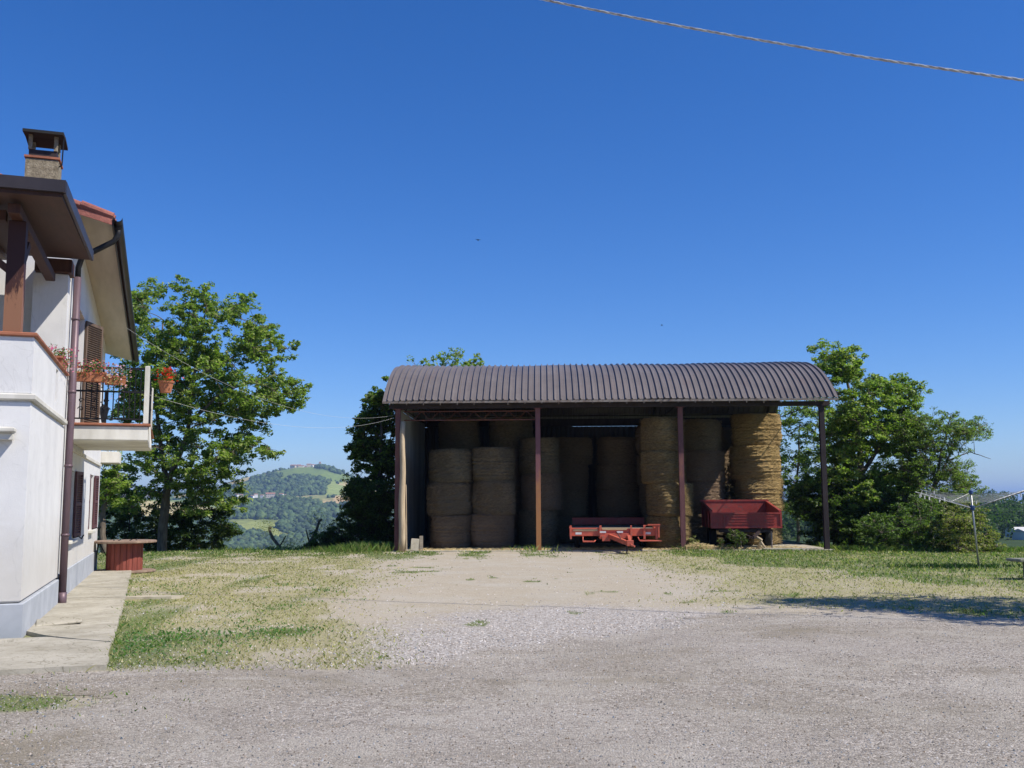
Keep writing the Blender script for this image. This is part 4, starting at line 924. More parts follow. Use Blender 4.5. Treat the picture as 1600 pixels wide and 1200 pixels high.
mb = MB(); mb.tube([(.85, .1, .6), (.85, .1, .02)], .03, 8); mb.box(.76, .94, .02, .18, .02, .035); mb.build('jack_leg', m_rim, K); mb = MB(); mb.tube([(-.28, -.45, .5), (-.28, -.45, .02)], .025, 8); mb.build('jack_leg', m_rim, K)
for xx in (-.95, .95): wheel(K, xx, 1.4, .36, .24)
mb = MB(); mb.tube([(-.9, 1.4, .39), (.9, 1.4, .39)], .045, 8); mb.build('axle', m_darksteel, K)
mb = MB(); mb.tube([tuple(bw(11.9, .1, .04)), tuple(bw(12.0, .0, .35)), tuple(bw(11.85, -.1, .42))], .05, 8); mb.tube([tuple(bw(11.97, .0, .3)), tuple(bw(12.15, .1, .05))], .04, 8)
o = mb.build('forked_branch', m_log, smooth=True); tag(o, 'pale forked piece of branch under the red tipping trailer', 'branch')
# spare planks lying at the right end
mb = MB().box(-.9, .9, -.1, .1, 0, .045, bev=.005); o = mb.build('plank', m_pale); o.location = bw(12.9, -.12, .032); o.rotation_euler = (0, 0, .05); tag(o, 'pale plank lying on the floor edge below the tipping trailer', 'plank')

# ------------------------------------------------------------------ cable spool table
p = hl(0, 0, 0); E_ = empty('cable_spool_table', (-9.27, 24.0, 0), .3); tag(E_, 'wooden cable drum used as a garden table at the house corner', 'table')
z = hz1(-9.27, 24.0)
mb = MB(); n = 18
for q in range(n):
    a0, a1 = 2*math.pi*(q+.04)/n, 2*math.pi*(q+.96)/n
    vs = [(r_*math.cos(a), r_*math.sin(a), zz) for zz in (.05, .69) for r_, a in ((.40, a0), (.415, (a0+a1)/2), (.40, a1), (.36, a1), (.36, a0))]
    mb.add(vs, [(4, 3, 2, 1, 0), (5, 6, 7, 8, 9)]+[(i, (i+1) % 5, 5+(i+1) % 5, 5+i) for i in range(5)])
mb.build('drum', m_drum, E_)
mb = MB().lathe([(.70, .69), (.715, .70), (.715, .735), (.70, .745)], n=40); mb.build('top_disc', m_disc, E_)
mb = MB().lathe([(.70, 0), (.715, .01), (.715, .04), (.70, .05)], n=40); mb.build('bottom_disc', m_disc, E_)
mb = MB()
for q in range(6): a = q*1.047; MB().lathe([(.02, .745), (.02, .76)], (.25*math.cos(a), .25*math.sin(a), 0), 8).build('bolt', m_iron, E_)
mb = MB(); q = hl(.12, 11.6, 0); mb.tube([(-10.05, 24.15, .02), (-9.98, 24.2, .70)], .016, 6); mb.tube([(-9.98, 24.2, .70), (-9.62, 24.25, .05)], .012, 6); mb.tube([(-10.05, 24.15, .02), (-9.62, 24.25, .05)], .012, 6)
o = mb.build('folding_frame', m_iron); tag(o, 'thin dark metal folding frame leaning at left side of drum table', 'frame')

# ------------------------------------------------------------------ rotary dryer
Dp = Vector((11.11, 24.0, hz1(11.11, 24.0)))
D = empty('rotary_clothes_dryer', Dp, R(8)); tag(D, 'aluminium rotary clothes dryer with strung lines standing on the grass', 'clothes dryer')
mb = MB(); mb.tube([(0, 0, -.05), (-.055, 0, .9), (-.10, 0, 1.82)], .021, 10); mb.build('pole', m_alu, D, True)
hub = Vector((-.085, 0, 1.42)); top = Vector((-.10, 0, 1.80))
mb = MB(); mb.lathe([(.04, -.05), (.055, -.04), (.055, .05), (.035, .06)], hub, 12); mb.build('lower_hub', m_blue, D)
mb = MB(); mb.lathe([(.035, -.05), (.05, -.04), (.05, .03), (.03, .05)], top, 12); mb.build('upper_hub', m_blue, D)
tips = []
for q in range(4):
    a = R(12)+q*math.pi/2+R(0); dv = Vector((math.cos(a), math.sin(a), 0)); tip = hub+dv*1.68+Vector((0, 0, .42+.05*math.sin(q*2))); tips.append(tip)
    mb = MB().tube([hub+dv*.05, tip], .013, 8); mb.tube([hub+dv*.62+Vector((0, 0, .155)), top-Vector((0, 0, .02))], .009, 6); mb.build('arm', m_alu, D)
mb = MB()
for kx in range(7):
    f_ = .42+kx*.09
    for q in range(4):
        a = hub+(tips[q]-hub)*f_; b = hub+(tips[(q+1) % 4]-hub)*f_
        mb.tube([a+(b-a)*s-Vector((0, 0, .10*f_*math.sin(math.pi*s))) for s in (0, .25, .5, .75, 1)], .003, 5)
mb.build('washing_lines', m_line, D)
mb = MB()
for q in range(13):
    kx = random.randrange(7); f_ = .42+kx*.09; qq = random.randrange(4); s = random.uniform(.1, .9)
    a = hub+(tips[qq]-hub)*f_; b = hub+(tips[(qq+1) % 4]-hub)*f_; pp = a+(b-a)*s-Vector((0, 0, .10*f_*math.sin(math.pi*s)))
    MB().box(pp.x-.007, pp.x+.007, pp.y-.012, pp.y+.012, pp.z-.06, pp.z+.02).build('clothes_peg', m_plate, D)
e = empty('stone_bench', (10.75, 20.4, 0), R(4)); tag(e, 'low mossy stone bench at the right edge of the lawn', 'bench')
mb = MB().box(-.62, 1.1, -.25, .28, .36, .42, bev=.015); mb.build('seat', m_stone, e)
for a in (-.32, .78): MB().box(a, a+.3, -.17, .2, -.05, .358, bev=.02).build('leg', m_stone, e)

# ------------------------------------------------------------------ cables, wires, birds
A = at(700, -33, 16.5); Bq = at(1760, 146, 12.6); N_ = 900
def cabp(t): p = A.lerp(Bq, t); p.z -= .28*4*t*(1-t)*.5; return p
mb = MB()
ax = (Bq-A).normalized(); s1 = ax.orthogonal().normalized(); s2 = ax.cross(s1)
L = (Bq-A).length
cb = empty('overhead_cable', A); tag(cb, 'twisted grey overhead cable crossing the upper right sky', 'cable')
for kx in range(3):
    mb = MB(); pts = []
    for q in range(N_):
        t = -.9+2.6*q/(N_-1); ph = t*L/.42*2*math.pi+kx*2.094; pts.append(cabp(t)+(s1*math.cos(ph)+s2*math.sin(ph))*.0112-A)
    mb.tube(pts, .0092, 6); mb.build('strand', m_cable if kx else m_line, cb, True)
def wire(a, b, sag, r, name, lab, m=m_line):
    pts = []
    for q in range(40): t = q/39; p = a.lerp(b, t); p.z -= sag*4*t*(1-t); pts.append(p)
    o = MB().tube(pts, r, 5).build(name, m); tag(o, lab, 'wire')
wire(hl(.62, 9.5, 5.42), bw(-.1, .1, 4.55), .75, .0022, 'overhead_wire', 'thin pale wire sagging from the house roof overhang to barn')
wire(hl(1.25, 4.5, 3.45), bw(-.1, -.1, 4.45), .45, .0022, 'overhead_wire', 'thin pale wire running from the balcony post to barn')
def bird(px, py, Y, span, label, an):
    e = empty('bird', at(px, py, Y), an); tag(e, label, 'bird'); s = span/2
    mb = MB().tube([(0, -.5*s, 0), (0, -.38*s, .0), (0, -.1*s, -.01), (0, .25*s, 0), (0, .55*s, .01)], [.02*s, .13*s, .19*s, .10*s, .03*s], 8); mb.build('body', m_bird, e, True)
    for sg in (-1, 1):
        MB().add([(sg*.05*s, -.25*s, .02*s), (sg*.5*s, -.32*s, .16*s), (sg*s, .05*s, .08*s), (sg*.5*s, .02*s, .15*s), (sg*.05*s, .15*s, .02*s),
                  (sg*.05*s, -.25*s, .0), (sg*.5*s, -.32*s, .145*s), (sg*s, .05*s, .07*s), (sg*.5*s, .02*s, .135*s), (sg*.05*s, .15*s, .0)],
                 [(0, 1, 2, 3, 4), (9, 8, 7, 6, 5)]+[(i, (i+1) % 5, 5+(i+1) % 5, 5+i) for i in range(5)]).build('wing', m_bird, e)
bird(747, 375, 60, .42, 'small dark bird gliding in the middle of the sky', .5)
bird(1034, 508, 70, .34, 'tiny dark bird low in the sky above the barn roof', 1.0)

# ------------------------------------------------------------------ trees
def inside(poly, x, y):
    c = False; n = len(poly); j = n-1
    for i in range(n):
        xi, yi = poly[i]; xj, yj = poly[j]
        if (yi > y) != (yj > y) and x < (xj-xi)*(y-yi)/(yj-yi)+xi: c = not c
        j = i
    return c
def bez(a, b, bend, n=5):
    m = (a+b)/2+bend; return [a*(1-t)**2+m*2*t*(1-t)+b*t*t for t in [i/(n-1) for i in range(n)]]
def make_tree(name, label, cat, Y0, outline, trunks, nblob, rb, leaf, cols, nleaf, bark=m_bark, thick=.6, aspect=.5, subs=7, sub_r=.42, group='trees around the barn', lowz=None, seed=0, flat=.6, spread=None):
    random.seed(seed+100); base = Vector(trunks[0][0]); root = empty(name, base); tag(root, label, cat, group)
    mb = MB(); skel = []
    for tr in trunks:
        pts = [Vector(p)-base for p in tr[:-2]]; r0, r1 = tr[-2], tr[-1]; n = len(pts)
        fine = []
        for i in range(n-1):
            for q in range(4):
                t = q/4; p = pts[i].lerp(pts[i+1], t)+Vector((random.uniform(-.04, .04), random.uniform(-.04, .04), 0)); fine.append(p)
        fine.append(pts[-1]); rad = [r0+(r1-r0)*i/(len(fine)-1) for i in range(len(fine))]
        mb.tube(fine, rad, 9); skel += [(p, r) for p, r in zip(fine, rad)]
    xs = [p[0] for p in outline]; ys = [p[1] for p in outline]; cx = (min(xs)+max(xs))/2; hwx = (max(xs)-min(xs))/2
    blobs = []; tries = 0
    sp = rb*FPX/Y0*.55
    while len(blobs) < nblob and tries < 6000:
        tries += 1; x = random.uniform(min(xs), max(xs)); y = random.uniform(min(ys), max(ys))
        if not inside(outline, x, y): continue
        if not (inside(outline, x-sp*.6, y) and inside(outline, x+sp*.6, y) and inside(outline, x, y-sp*.6)): 
            if random.random() < .6: continue
        e = math.sqrt(max(0, 1-((x-cx)/hwx)**2)); D_ = thick*hwx/FPX*Y0*max(e, .35)
        dy = random.uniform(-1, 1)*D_
        p = at(x, y, Y0+dy)
        if any((p-b[0]).length < rb*.55 for b in blobs): continue
        blobs.append((p, rb*random.uniform(.7, 1.2)))
    blobs.sort(key=lambda b: (b[0]-base-skel[-1][0]).length)
    PP = []
    for (p, r) in blobs:
        q = p-base
        best = min(skel, key=lambda s: (s[0]-q).length+(1.2*max(0, s[0].z-q.z+.2)))
        d = (q-best[0]).length; rr = max(.010, min(best[1]*.7, .012+.014*d))
        pts = bez(best[0], q, Vector((random.uniform(-.15, .15), random.uniform(-.15, .15), .12*d)), 6)
        rad = [rr+(.008-rr)*i/5 for i in range(6)]; mb.tube(pts, rad, 5, False); skel += list(zip(pts, rad))[2:]
        for s in range(subs):
            v = Vector((random.gauss(0, 1), random.gauss(0, 1), random.gauss(0, 1)*.75)).normalized()*r*random.uniform(.45, 1.0); c = q+v
            mb.tube([q, (q+c)/2+Vector((0, 0, .04)), c], [.009, .006, .003], 3, False)
            m = max(3, int(nleaf*random.uniform(.5, 1.4))); g_ = RNG.normal(0, 1, (m, 3)); g_ = g_/np.linalg.norm(g_, axis=1)[:, None]*(RNG.random((m, 1))**.45)
            g_[:, 2] *= flat; PP.append(np.array(c)+g_*sub_r*random.uniform(.6, 1.2)*r)
    mb.build('trunk', bark, root, True)
    P = np.concatenate(PP); V, F, C = leafquads(P, None, leaf, cols, aspect=aspect)
    # each shoot its own tint
    npmesh('crown', V, F, m_leaf, root, C); return root
WAL = [(.21, .30, .06), (.27, .37, .085), (.17, .26, .055), (.34, .41, .14), (.11, .18, .04), (.30, .33, .11)]
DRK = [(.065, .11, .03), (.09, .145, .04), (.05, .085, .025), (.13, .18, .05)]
OLV = [(.16, .205, .085), (.21, .245, .12), (.12, .165, .065)]
YEL = [(.21, .25, .07), (.27, .28, .11), (.16, .20, .06), (.32, .29, .15)]
def gp(px, Y, dz=0): p = at(px, 800, Y); return (p.x, Y, hz1(p.x, Y)+dz)
# walnut on the left
Yt = 38.5; b = gp(252, Yt, -.1)
o1 = [(190, 470), (215, 448), (262, 436), (300, 445), (325, 462), (350, 452), (372, 452), (385, 470), (388, 492), (402, 505), (440, 530), (470, 535), (474, 548), (440, 575), (470, 598), (490, 605), (486, 622), (455, 638), (420, 640), (425, 672), (430, 700), (405, 712), (395, 732), (372, 745), (376, 790), (352, 830), (320, 800), (300, 775), (268, 760), (235, 775), (205, 810), (165, 790), (190, 700), (178, 640), (188, 560), (180, 510)]
make_tree('walnut_tree', 'tall leafy walnut tree with forked pale trunk left of the gap', 'tree', Yt, o1,
  [[b, tuple(at(258, 800, Yt)), tuple(at(264, 750, Yt)), .20, .14], [tuple(at(264, 750, Yt)), tuple(at(290, 690, Yt-.3)), tuple(at(300, 620, Yt-.5)), tuple(at(310, 540, Yt-.2)), .12, .04],
   [tuple(at(263, 755, Yt)), tuple(at(250, 690, Yt+.4)), tuple(at(240, 600, Yt+.6)), tuple(at(255, 500, Yt+.4)), .11, .03], [tuple(at(295, 660, Yt-.4)), tuple(at(350, 610, Yt-.6)), tuple(at(420, 590, Yt-.4)), .07, .02],
   [tuple(at(305, 590, Yt-.4)), tuple(at(370, 555, Yt)), tuple(at(430, 545, Yt)), .05, .015]], 230, .6, .145, WAL, 46, thick=.62, seed=1, subs=8)
# undergrowth beneath it
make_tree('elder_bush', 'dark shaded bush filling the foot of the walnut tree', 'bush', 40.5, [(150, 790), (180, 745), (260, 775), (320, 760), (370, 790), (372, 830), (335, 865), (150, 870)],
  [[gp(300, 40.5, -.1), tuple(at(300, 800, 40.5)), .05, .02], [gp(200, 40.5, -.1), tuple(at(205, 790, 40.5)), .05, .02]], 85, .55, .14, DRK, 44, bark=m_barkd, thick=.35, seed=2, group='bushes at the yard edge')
# second trunk at the house corner
make_tree('tree', 'pale stemmed tree half hidden behind the far house corner', 'tree', 33.0, [(150, 700), (185, 690), (190, 760), (172, 790), (150, 790)],
  [[gp(165, 33, -.1), tuple(at(160, 800, 33)), tuple(at(170, 760, 33)), .13, .06]], 16, .45, .13, WAL, 26, thick=.6, seed=3)
# dark tree left of barn, tree behind the barn
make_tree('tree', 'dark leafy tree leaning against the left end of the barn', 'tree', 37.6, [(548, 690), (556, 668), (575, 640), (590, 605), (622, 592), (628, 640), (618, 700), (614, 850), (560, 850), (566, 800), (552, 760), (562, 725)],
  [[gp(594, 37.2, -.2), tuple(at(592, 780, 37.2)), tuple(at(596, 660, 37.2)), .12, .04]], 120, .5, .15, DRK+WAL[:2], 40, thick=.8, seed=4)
make_tree('tree', 'tree whose top sprigs show above the left of the barn roof', 'tree', 47.5, [(640, 575), (646, 562), (672, 566), (690, 552), (720, 548), (738, 544), (752, 556), (742, 600), (640, 640)],
  [[gp(690, 47.5, -.2), tuple(at(690, 640, 47.5)), tuple(at(700, 580, 47.5)), .14, .04]], 26, .5, .17, WAL, 18, thick=.8, seed=5)
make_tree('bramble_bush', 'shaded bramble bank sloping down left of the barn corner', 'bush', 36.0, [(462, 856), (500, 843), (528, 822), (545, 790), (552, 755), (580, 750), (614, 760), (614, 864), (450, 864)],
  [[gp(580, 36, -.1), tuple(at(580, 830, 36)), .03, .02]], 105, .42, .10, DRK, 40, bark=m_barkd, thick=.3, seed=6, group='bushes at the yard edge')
# right side group
Yt = 38.0
make_tree('walnut_tree', 'tall spreading walnut tree right of the barn', 'tree', Yt, [(1278, 560), (1281, 530), (1300, 545), (1330, 548), (1352, 575), (1378, 600), (1400, 598), (1420, 602), (1452, 606), (1450, 625), (1440, 655), (1440, 700), (1450, 760), (1455, 800), (1400, 840), (1300, 835), (1262, 800), (1240, 760), (1290, 700), (1300, 640), (1285, 600)],
  [[gp(1352, Yt, -.1), tuple(at(1350, 790, Yt)), tuple(at(1345, 720, Yt)), tuple(at(1335, 630, Yt)), tuple(at(1310, 565, Yt)), .19, .03], [tuple(at(1347, 740, Yt)), tuple(at(1385, 680, Yt)), tuple(at(1420, 620, Yt)), .09, .02]], 205, .58, .142, WAL, 46, thick=.8, seed=7, subs=8)
make_tree('tree', 'airy tree with thin stem seen through the barn right end', 'tree', 47.0, [(1200, 640), (1240, 610), (1300, 600), (1340, 640), (1330, 760), (1300, 800), (1210, 800), (1195, 720)],
  [[gp(1245, 47, -.2), tuple(at(1246, 760, 47)), tuple(at(1250, 660, 47)), .09, .03]], 92, .58, .14, WAL+OLV, 24, thick=.6, seed=8)
make_tree('olive_tree', 'feathery grey green tree with long side branches on the right', 'tree', 36.5, [(1405, 700), (1410, 655), (1440, 640), (1478, 655), (1486, 640), (1494, 668), (1535, 655), (1543, 672), (1510, 688), (1518, 705), (1540, 716), (1505, 718), (1520, 740), (1530, 760), (1500, 800), (1410, 800), (1400, 740)],
  [[gp(1455, 36.5, -.1), tuple(at(1452, 800, 36.5)), tuple(at(1468, 720, 36.5)), tuple(at(1486, 650, 36.5)), .09, .02], [tuple(at(1460, 760, 36.5)), tuple(at(1500, 680, 36.5)), tuple(at(1540, 664, 36.5)), .05, .01], [tuple(at(1480, 720, 36.5)), tuple(at(1515, 706, 36.5)), tuple(at(1548, 717, 36.5)), .03, .008]],
  165, .42, .095, OLV+WAL[:3], 30, thick=.7, aspect=.35, seed=9)
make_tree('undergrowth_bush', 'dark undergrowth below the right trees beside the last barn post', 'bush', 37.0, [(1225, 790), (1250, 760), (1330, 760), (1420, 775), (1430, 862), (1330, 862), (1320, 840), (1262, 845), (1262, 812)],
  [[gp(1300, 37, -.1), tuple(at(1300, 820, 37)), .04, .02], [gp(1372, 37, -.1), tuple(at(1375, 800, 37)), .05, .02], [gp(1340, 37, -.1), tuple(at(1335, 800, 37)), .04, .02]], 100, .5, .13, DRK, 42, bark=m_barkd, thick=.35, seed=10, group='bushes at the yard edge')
make_tree('hazel_bush', 'green bush beneath the feathery tree right of the barn', 'bush', 33.2, [(1330, 864), (1345, 835), (1352, 800), (1390, 808), (1412, 780), (1440, 792), (1462, 770), (1490, 790), (1505, 825), (1500, 866)],
  [[gp(1430, 33.2, -.1), tuple(at(1430, 830, 33.2)), .03, .02]], 92, .36, .09, [(.11, .17, .05), (.16, .23, .07), (.08, .13, .04)], 30, thick=.9, seed=11, group='bushes at the yard edge')
make_tree('yellow_green_bush', 'lighter yellow green bush behind the clothes dryer pole', 'bush', 31.8, [(1470, 866), (1462, 820), (1478, 790), (1500, 800), (1516, 782), (1534, 806), (1552, 812), (1548, 834), (1568, 850), (1560, 868)],
  [[gp(1515, 31.8, -.1), tuple(at(1515, 830, 31.8)), .03, .02]], 70, .34, .085, YEL, 30, thick=1.1, seed=12, group='bushes at the yard edge')
# weeds under the barn trailers and by the third post
make_tree('weed_clump', 'dry weed clump at the foot of the third barn post', 'weeds', 33.3, [(1048, 862), (1050, 842), (1075, 838), (1102, 848), (1105, 862)], [[gp(1075, 33.3, 0), tuple(at(1075, 850, 33.3)), .01, .006]], 16, .2, .045, YEL+DRY[:2], 26, thick=.4, seed=13, group='weed clumps in the barn mouth')
make_tree('weed_clump', 'dark weed clump growing under the red tipping trailer', 'weeds', 33.0, [(1122, 862), (1130, 832), (1160, 828), (1172, 845), (1178, 864)], [[gp(1150, 33.0, 0), tuple(at(1150, 850, 33.0)), .01, .006]], 16, .2, .05, DRK+YEL[:1], 26, thick=.4, seed=14, group='weed clumps in the barn mouth')
# tree standing out of frame to the right: its shade falls on the lawn
def big_tree(x, y, h, seed):
    random.seed(seed); root = empty('tree', (x, y, 0)); tag(root, 'leafy tree standing beyond the right edge, shading the lawn and road', 'tree', 'trees around the barn')
    mb = MB(); mb.tube([(0, 0, -.1), (.1, 0, 1.5), (0, .1, 3.2), (-.1, 0, h*.8)], [.2, .16, .12, .04], 9); PP = []
    for q in range(74):
        f_ = random.random(); zz = 2.4+f_*(h-2.4); rr = 2.1*math.sin(math.pi*min(1, .12+f_*.85))**.7; a = random.uniform(0, 6.28); r_ = rr*math.sqrt(random.random())
        c = Vector((r_*math.cos(a), r_*math.sin(a)*.8, zz)); mb.tube(bez(Vector((0, 0, max(1.6, zz-1.0))), c, Vector((0, 0, .1)), 4), [.035, .025, .015, .006], 4, False)
        for s in range(6):
            v = Vector((random.gauss(0, .35), random.gauss(0, .35), random.gauss(0, .28))); m = 26
            PP.append(np.array(c+v)+RNG.normal(0, .16, (m, 3)))
    mb.build('trunk', m_bark, root, True); P = np.concatenate(PP); V, F, C = leafquads(P, None, .14, WAL); npmesh('crown', V, F, m_leaf, root, C)
big_tree(11.5, 13.5, 8.0, 5)
# pollarded stumps at the edge
def stump(px, py_top, Y, lab, seed, lean_):
    random.seed(seed); b = Vector(gp(px, Y, -.3)); root = empty('pollarded_olive', b); tag(root, lab, 'tree', 'pollarded olive stumps at the yard edge')
    t = at(px+lean_, py_top, Y)-b; mid = Vector((t.x*.2-.12*(1 if lean_ > 0 else -1), 0, t.z*.5))
    mb = MB().tube([(0, 0, 0), mid, Vector((t.x*.6, 0, t.z*.75)), t], [.10, .07, .055, .045], 8)
    mb.tube([mid, mid+Vector((.22 if lean_ < 0 else -.15, .05, t.z*.3))], [.035, .025], 6); mb.tube([t, t+Vector((.1, 0, .06))], [.05, .04], 6)
    mb.build('trunk', m_bark, root, True)
    P = np.concatenate([np.array(c)+RNG.normal(0, .19, (260, 3)) for c in [t+Vector((-.12, 0, .1)), t+Vector((.1, 0, -.15)), mid+Vector((.3, 0, -.1)), mid+Vector((.35, 0, .15)), mid+Vector((-.2, 0, -.25))]])
    V, F, C = leafquads(P, None, .06, OLV, aspect=.35); npmesh('crown', V, F, m_leaf, root, C)
stump(436, 826, 37.5, 'small crooked olive stump on the left of the pair at the edge', 1, -16)
stump(487, 814, 37.5, 'taller crooked olive stump nearer the barn, leaning right', 2, 12)

# ------------------------------------------------------------------ far woods (uncountable), village houses
def blobwood(name, n, rr, pxr, smin, smax, seed, cols, test, per=2):
    rng = np.random.default_rng(seed); r = rng.uniform(rr[0], rr[1], n*6); px = rng.uniform(pxr[0], pxr[1], n*6)
    t = (px-800)/FPX; y = r/np.sqrt(1+t*t); x = t*y; ok = test(x, y, r, px, rng); x = x[ok][:n]; y = y[ok][:n]; m = len(x)
    phi_ = (1+5**.5)/2; ico = np.array([(-1, phi_, 0), (1, phi_, 0), (-1, -phi_, 0), (1, -phi_, 0), (0, -1, phi_), (0, 1, phi_), (0, -1, -phi_), (0, 1, -phi_), (phi_, 0, -1), (phi_, 0, 1), (-phi_, 0, -1), (-phi_, 0, 1)])/1.9
    fi = np.array([(0, 11, 5), (0, 5, 1), (0, 1, 7), (0, 7, 10), (0, 10, 11), (1, 5, 9), (5, 11, 4), (11, 10, 2), (10, 7, 6), (7, 1, 8), (3, 9, 4), (3, 4, 2), (3, 2, 6), (3, 6, 8), (3, 8, 9), (4, 9, 5), (2, 4, 11), (6, 2, 10), (8, 6, 7), (9, 8, 1)])
    Vs = []; Cs = []; z = hgt(x, y)
    s = rng.uniform(smin, smax, m)
    for p_ in range(per):
        ox = rng.normal(0, .35, (m, 3))*s[:, None] if p_ else np.zeros((m, 3)); sc = s*(1 if p_ == 0 else .65)
        v = ico[None]*(1+rng.normal(0, .22, (m, 12, 1)))*sc[:, None, None]; v[..., 2] *= rng.uniform(.8, 1.4, (m, 1))
        v += np.stack([x+ox[:, 0], y+ox[:, 1], z+sc*.55+np.abs(ox[:, 2])], -1)[:, None]; Vs.append(v.reshape(-1, 3))
        c = np.array(cols)[rng.integers(0, len(cols), m)]*rng.uniform(.7, 1.3, (m, 1)); Cs.append(np.concatenate([c, np.ones((m, 1))], 1).repeat(12, 0))
    V = np.concatenate(Vs); C = np.concatenate(Cs); F = (fi[None]+(np.arange(m*per)*12)[:, None, None]).reshape(-1, 3)
    o = npmesh(name, V, F, m_strand, col=C); tag(o, kind='stuff'); return o
WC = [(.045, .08, .028), (.06, .10, .035), (.035, .06, .025), (.08, .12, .04)]
blobwood('far_wood', 12000, (1250, 3100), (60, 660), 3.2, 6.8, 3, WC, lambda x, y, r, px, rng: (woodmask(x, y) > .5) & ~((r > 1900) & (r < 2075) & (px < 520)) & ~((r > 2850) & (px > 445) & (px < 520)) & ~((px > 500) & (r > 1830) & (r < 1950)))
blobwood('far_hedges', 900, (1880, 3000), (60, 660), 2.2, 4.5, 4, WC, lambda x, y, r, px, rng: (np.abs(cells(x, y*.8, 210, 5.0)-cells(x+9, y*.8, 210, 5.0)) > 1e-6))
def valley_wood():
    rng = np.random.default_rng(6); PP = []
    while len(PP) < 330:
        r_ = rng.uniform(190, 640); px = rng.uniform(1130, 1800); t = (px-800)/FPX; y = r_/math.sqrt(1+t*t); x = t*y
        if woodmask(np.array([x]), np.array([y]))[0] < .5: continue
        if abs(px-1592) < 40 and r_ < 290: continue
        z = hz1(x, y); s = rng.uniform(2.0, 4.2); n = 330
        d = rng.normal(0, 1, (n, 3)); d /= np.linalg.norm(d, axis=1)[:, None]; lob = 1+.35*np.sin(d[:, :1]*5+s*9)*np.cos(d[:, 2:]*4+s)
        PP.append(d*s*lob*rng.uniform(.75, 1, (n, 1))*np.array([1, 1, 1.15])+np.array([x, y, z+s*.9]))
    V, F, C = leafquads(np.concatenate(PP), None, .95, [(.05, .09, .03), (.07, .12, .04), (.04, .07, .025)], aspect=.8)
    tag(npmesh('valley_wood', V, F, m_leaf, col=C), kind='stuff')
valley_wood()

def house_mesh(w, d, h, rh, wall, roof, name='house'):
    e = empty(name); MB().box(-w/2, w/2, -d/2, d/2, -4, h).build('wall', wall, e)
    MB().prism([(-d/2-.4, h), (d/2+.4, h), (0, h+rh)], 'x', -w/2-.4, w/2+.4).build('roof', roof, e)
    mb = MB()
    for q in range(max(2, int(w/3))):
        for z in ([1.2, 4.2] if h > 5 else [1.2]): a = -w/2+(q+.5)*w/max(2, int(w/3)); mb.box(a-.5, a+.5, -d/2-.05, -d/2+.02, z, z+1.3)
    mb.build('windows', m_glass, e); return e
def copy_tree(o, par=None):
    c = o.copy(); COL.objects.link(c); c.parent = par
    for ch in o.children: copy_tree(ch, c)
    return c
protos = [house_mesh(12, 9, 6.5, 2.2, m_vwall, m_vroof, 'village_house'), house_mesh(9, 8, 7.5, 2.0, m_vwhite, m_vroof, 'village_house'), house_mesh(15, 9, 5.5, 2.4, m_vwall, m_vroof, 'village_house'), house_mesh(11, 9, 4.5, 1.6, m_vwhite, m_vpale, 'village_house')]
used_p = set(); rg = random.Random(5)
def place_house(px, r, pi, rz, label, group, sc=1.0):
    o = protos[pi] if pi not in used_p else copy_tree(protos[pi]); used_p.add(pi)
    t = (px-800)/FPX; y = r/math.sqrt(1+t*t); o.location = (t*y, y, hz1(t*y, y)); o.rotation_euler = (0, 0, rz); o.scale = (sc, sc, sc); tag(o, label, 'house', group)
ORD = ['first', 'second', 'third', 'fourth', 'fifth', 'sixth', 'seventh', 'eighth', 'ninth', 'tenth', 'eleventh', 'twelfth', 'thirteenth', 'fourteenth', 'fifteenth', 'sixteenth', 'seventeenth', 'eighteenth', 'nineteenth', 'twentieth']
pxs = sorted([452+q*3.0+rg.uniform(-1, 1) for q in range(20)]+[458+q*9 for q in range(6)])
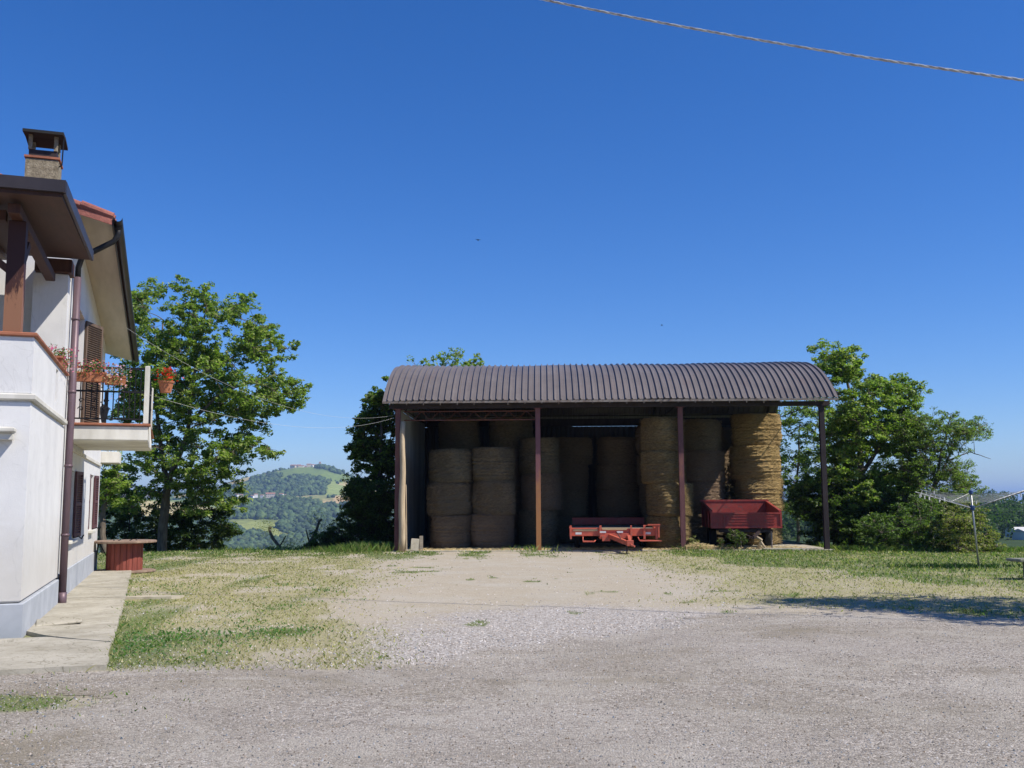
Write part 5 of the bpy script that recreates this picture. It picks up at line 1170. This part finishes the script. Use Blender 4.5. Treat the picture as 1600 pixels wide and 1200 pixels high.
for q in range(26):
    px = pxs[q]; lab = ORD[q]+' small tiled house from the left in the distant hilltop village' if q < 13 else ORD[25-q]+' small tiled house from the right in the distant hilltop village'
    place_house(px, 2955+rg.uniform(-75, 20), rg.randrange(3), rg.uniform(-.6, .6), lab, 'hilltop village houses', rg.uniform(.8, 1.25))
for q in range(9):
    px = [372, 379, 386, 396, 401, 411, 434, 441, 449][q]
    place_house(px, 1985+rg.uniform(-45, 45), 1, rg.uniform(-.8, .8), ORD[q]+' small white hamlet house from the left on the lower ridge', 'white hamlet houses on the ridge', rg.uniform(.5, .8))
place_house(424, 1990, 2, .2, 'largest white farmhouse of the hamlet on the lower ridge', 'white hamlet houses on the ridge', 1.15)
place_house(529, 2900, 1, 0, 'lone white house on the right shoulder of the distant hill', 'hilltop village houses', .9)
e = empty('church_tower'); t = (500-800)/FPX; y = 2960/math.sqrt(1+t*t); e.location = (t*y, y, hz1(t*y, y)); tag(e, 'square church tower rising above the hilltop village', 'tower')
MB().box(-3, 3, -3, 3, -3, 19).build('shaft', m_vwall, e); MB().add([(-3.4, -3.4, 19), (3.4, -3.4, 19), (3.4, 3.4, 19), (-3.4, 3.4, 19), (0, 0, 23)], [(3, 2, 1, 0), (0, 1, 4), (1, 2, 4), (2, 3, 4), (3, 0, 4)]).build('spire', m_vroof, e)
MB().box(-.8, .8, -3.1, -2.9, 13, 16).build('belfry_opening', m_glass, e)
for q, (px, r) in enumerate(((1581, 290), (1593, 262))):
    place_house(px, r, 3, .2+q*.2, ['farther of the two white pale roofed houses in the valley at the right edge', 'nearer of the two white pale roofed houses in the valley at the right edge'][q], 'valley houses on the right', .42)

# ------------------------------------------------------------------ haze: one closed box of even, thin air
k = bpy.data.materials.new('haze_air'); k.use_nodes = True; t_ = k.node_tree; t_.nodes.clear()
pv = t_.nodes.new('ShaderNodeVolumePrincipled'); pv.inputs['Density'].default_value = 0.00014; pv.inputs['Color'].default_value = (.42, .63, 1.0, 1); pv.inputs['Anisotropy'].default_value = 0.1
om = t_.nodes.new('ShaderNodeOutputMaterial'); t_.links.new(pv.outputs[0], om.inputs['Volume'])
zmax = float(Z.max()); zmin = float(Z.min())
hz = MB().box(-40000, 40000, -40000, 40000, zmin-1, zmax+12).build('haze', k); tag(hz, kind='stuff')
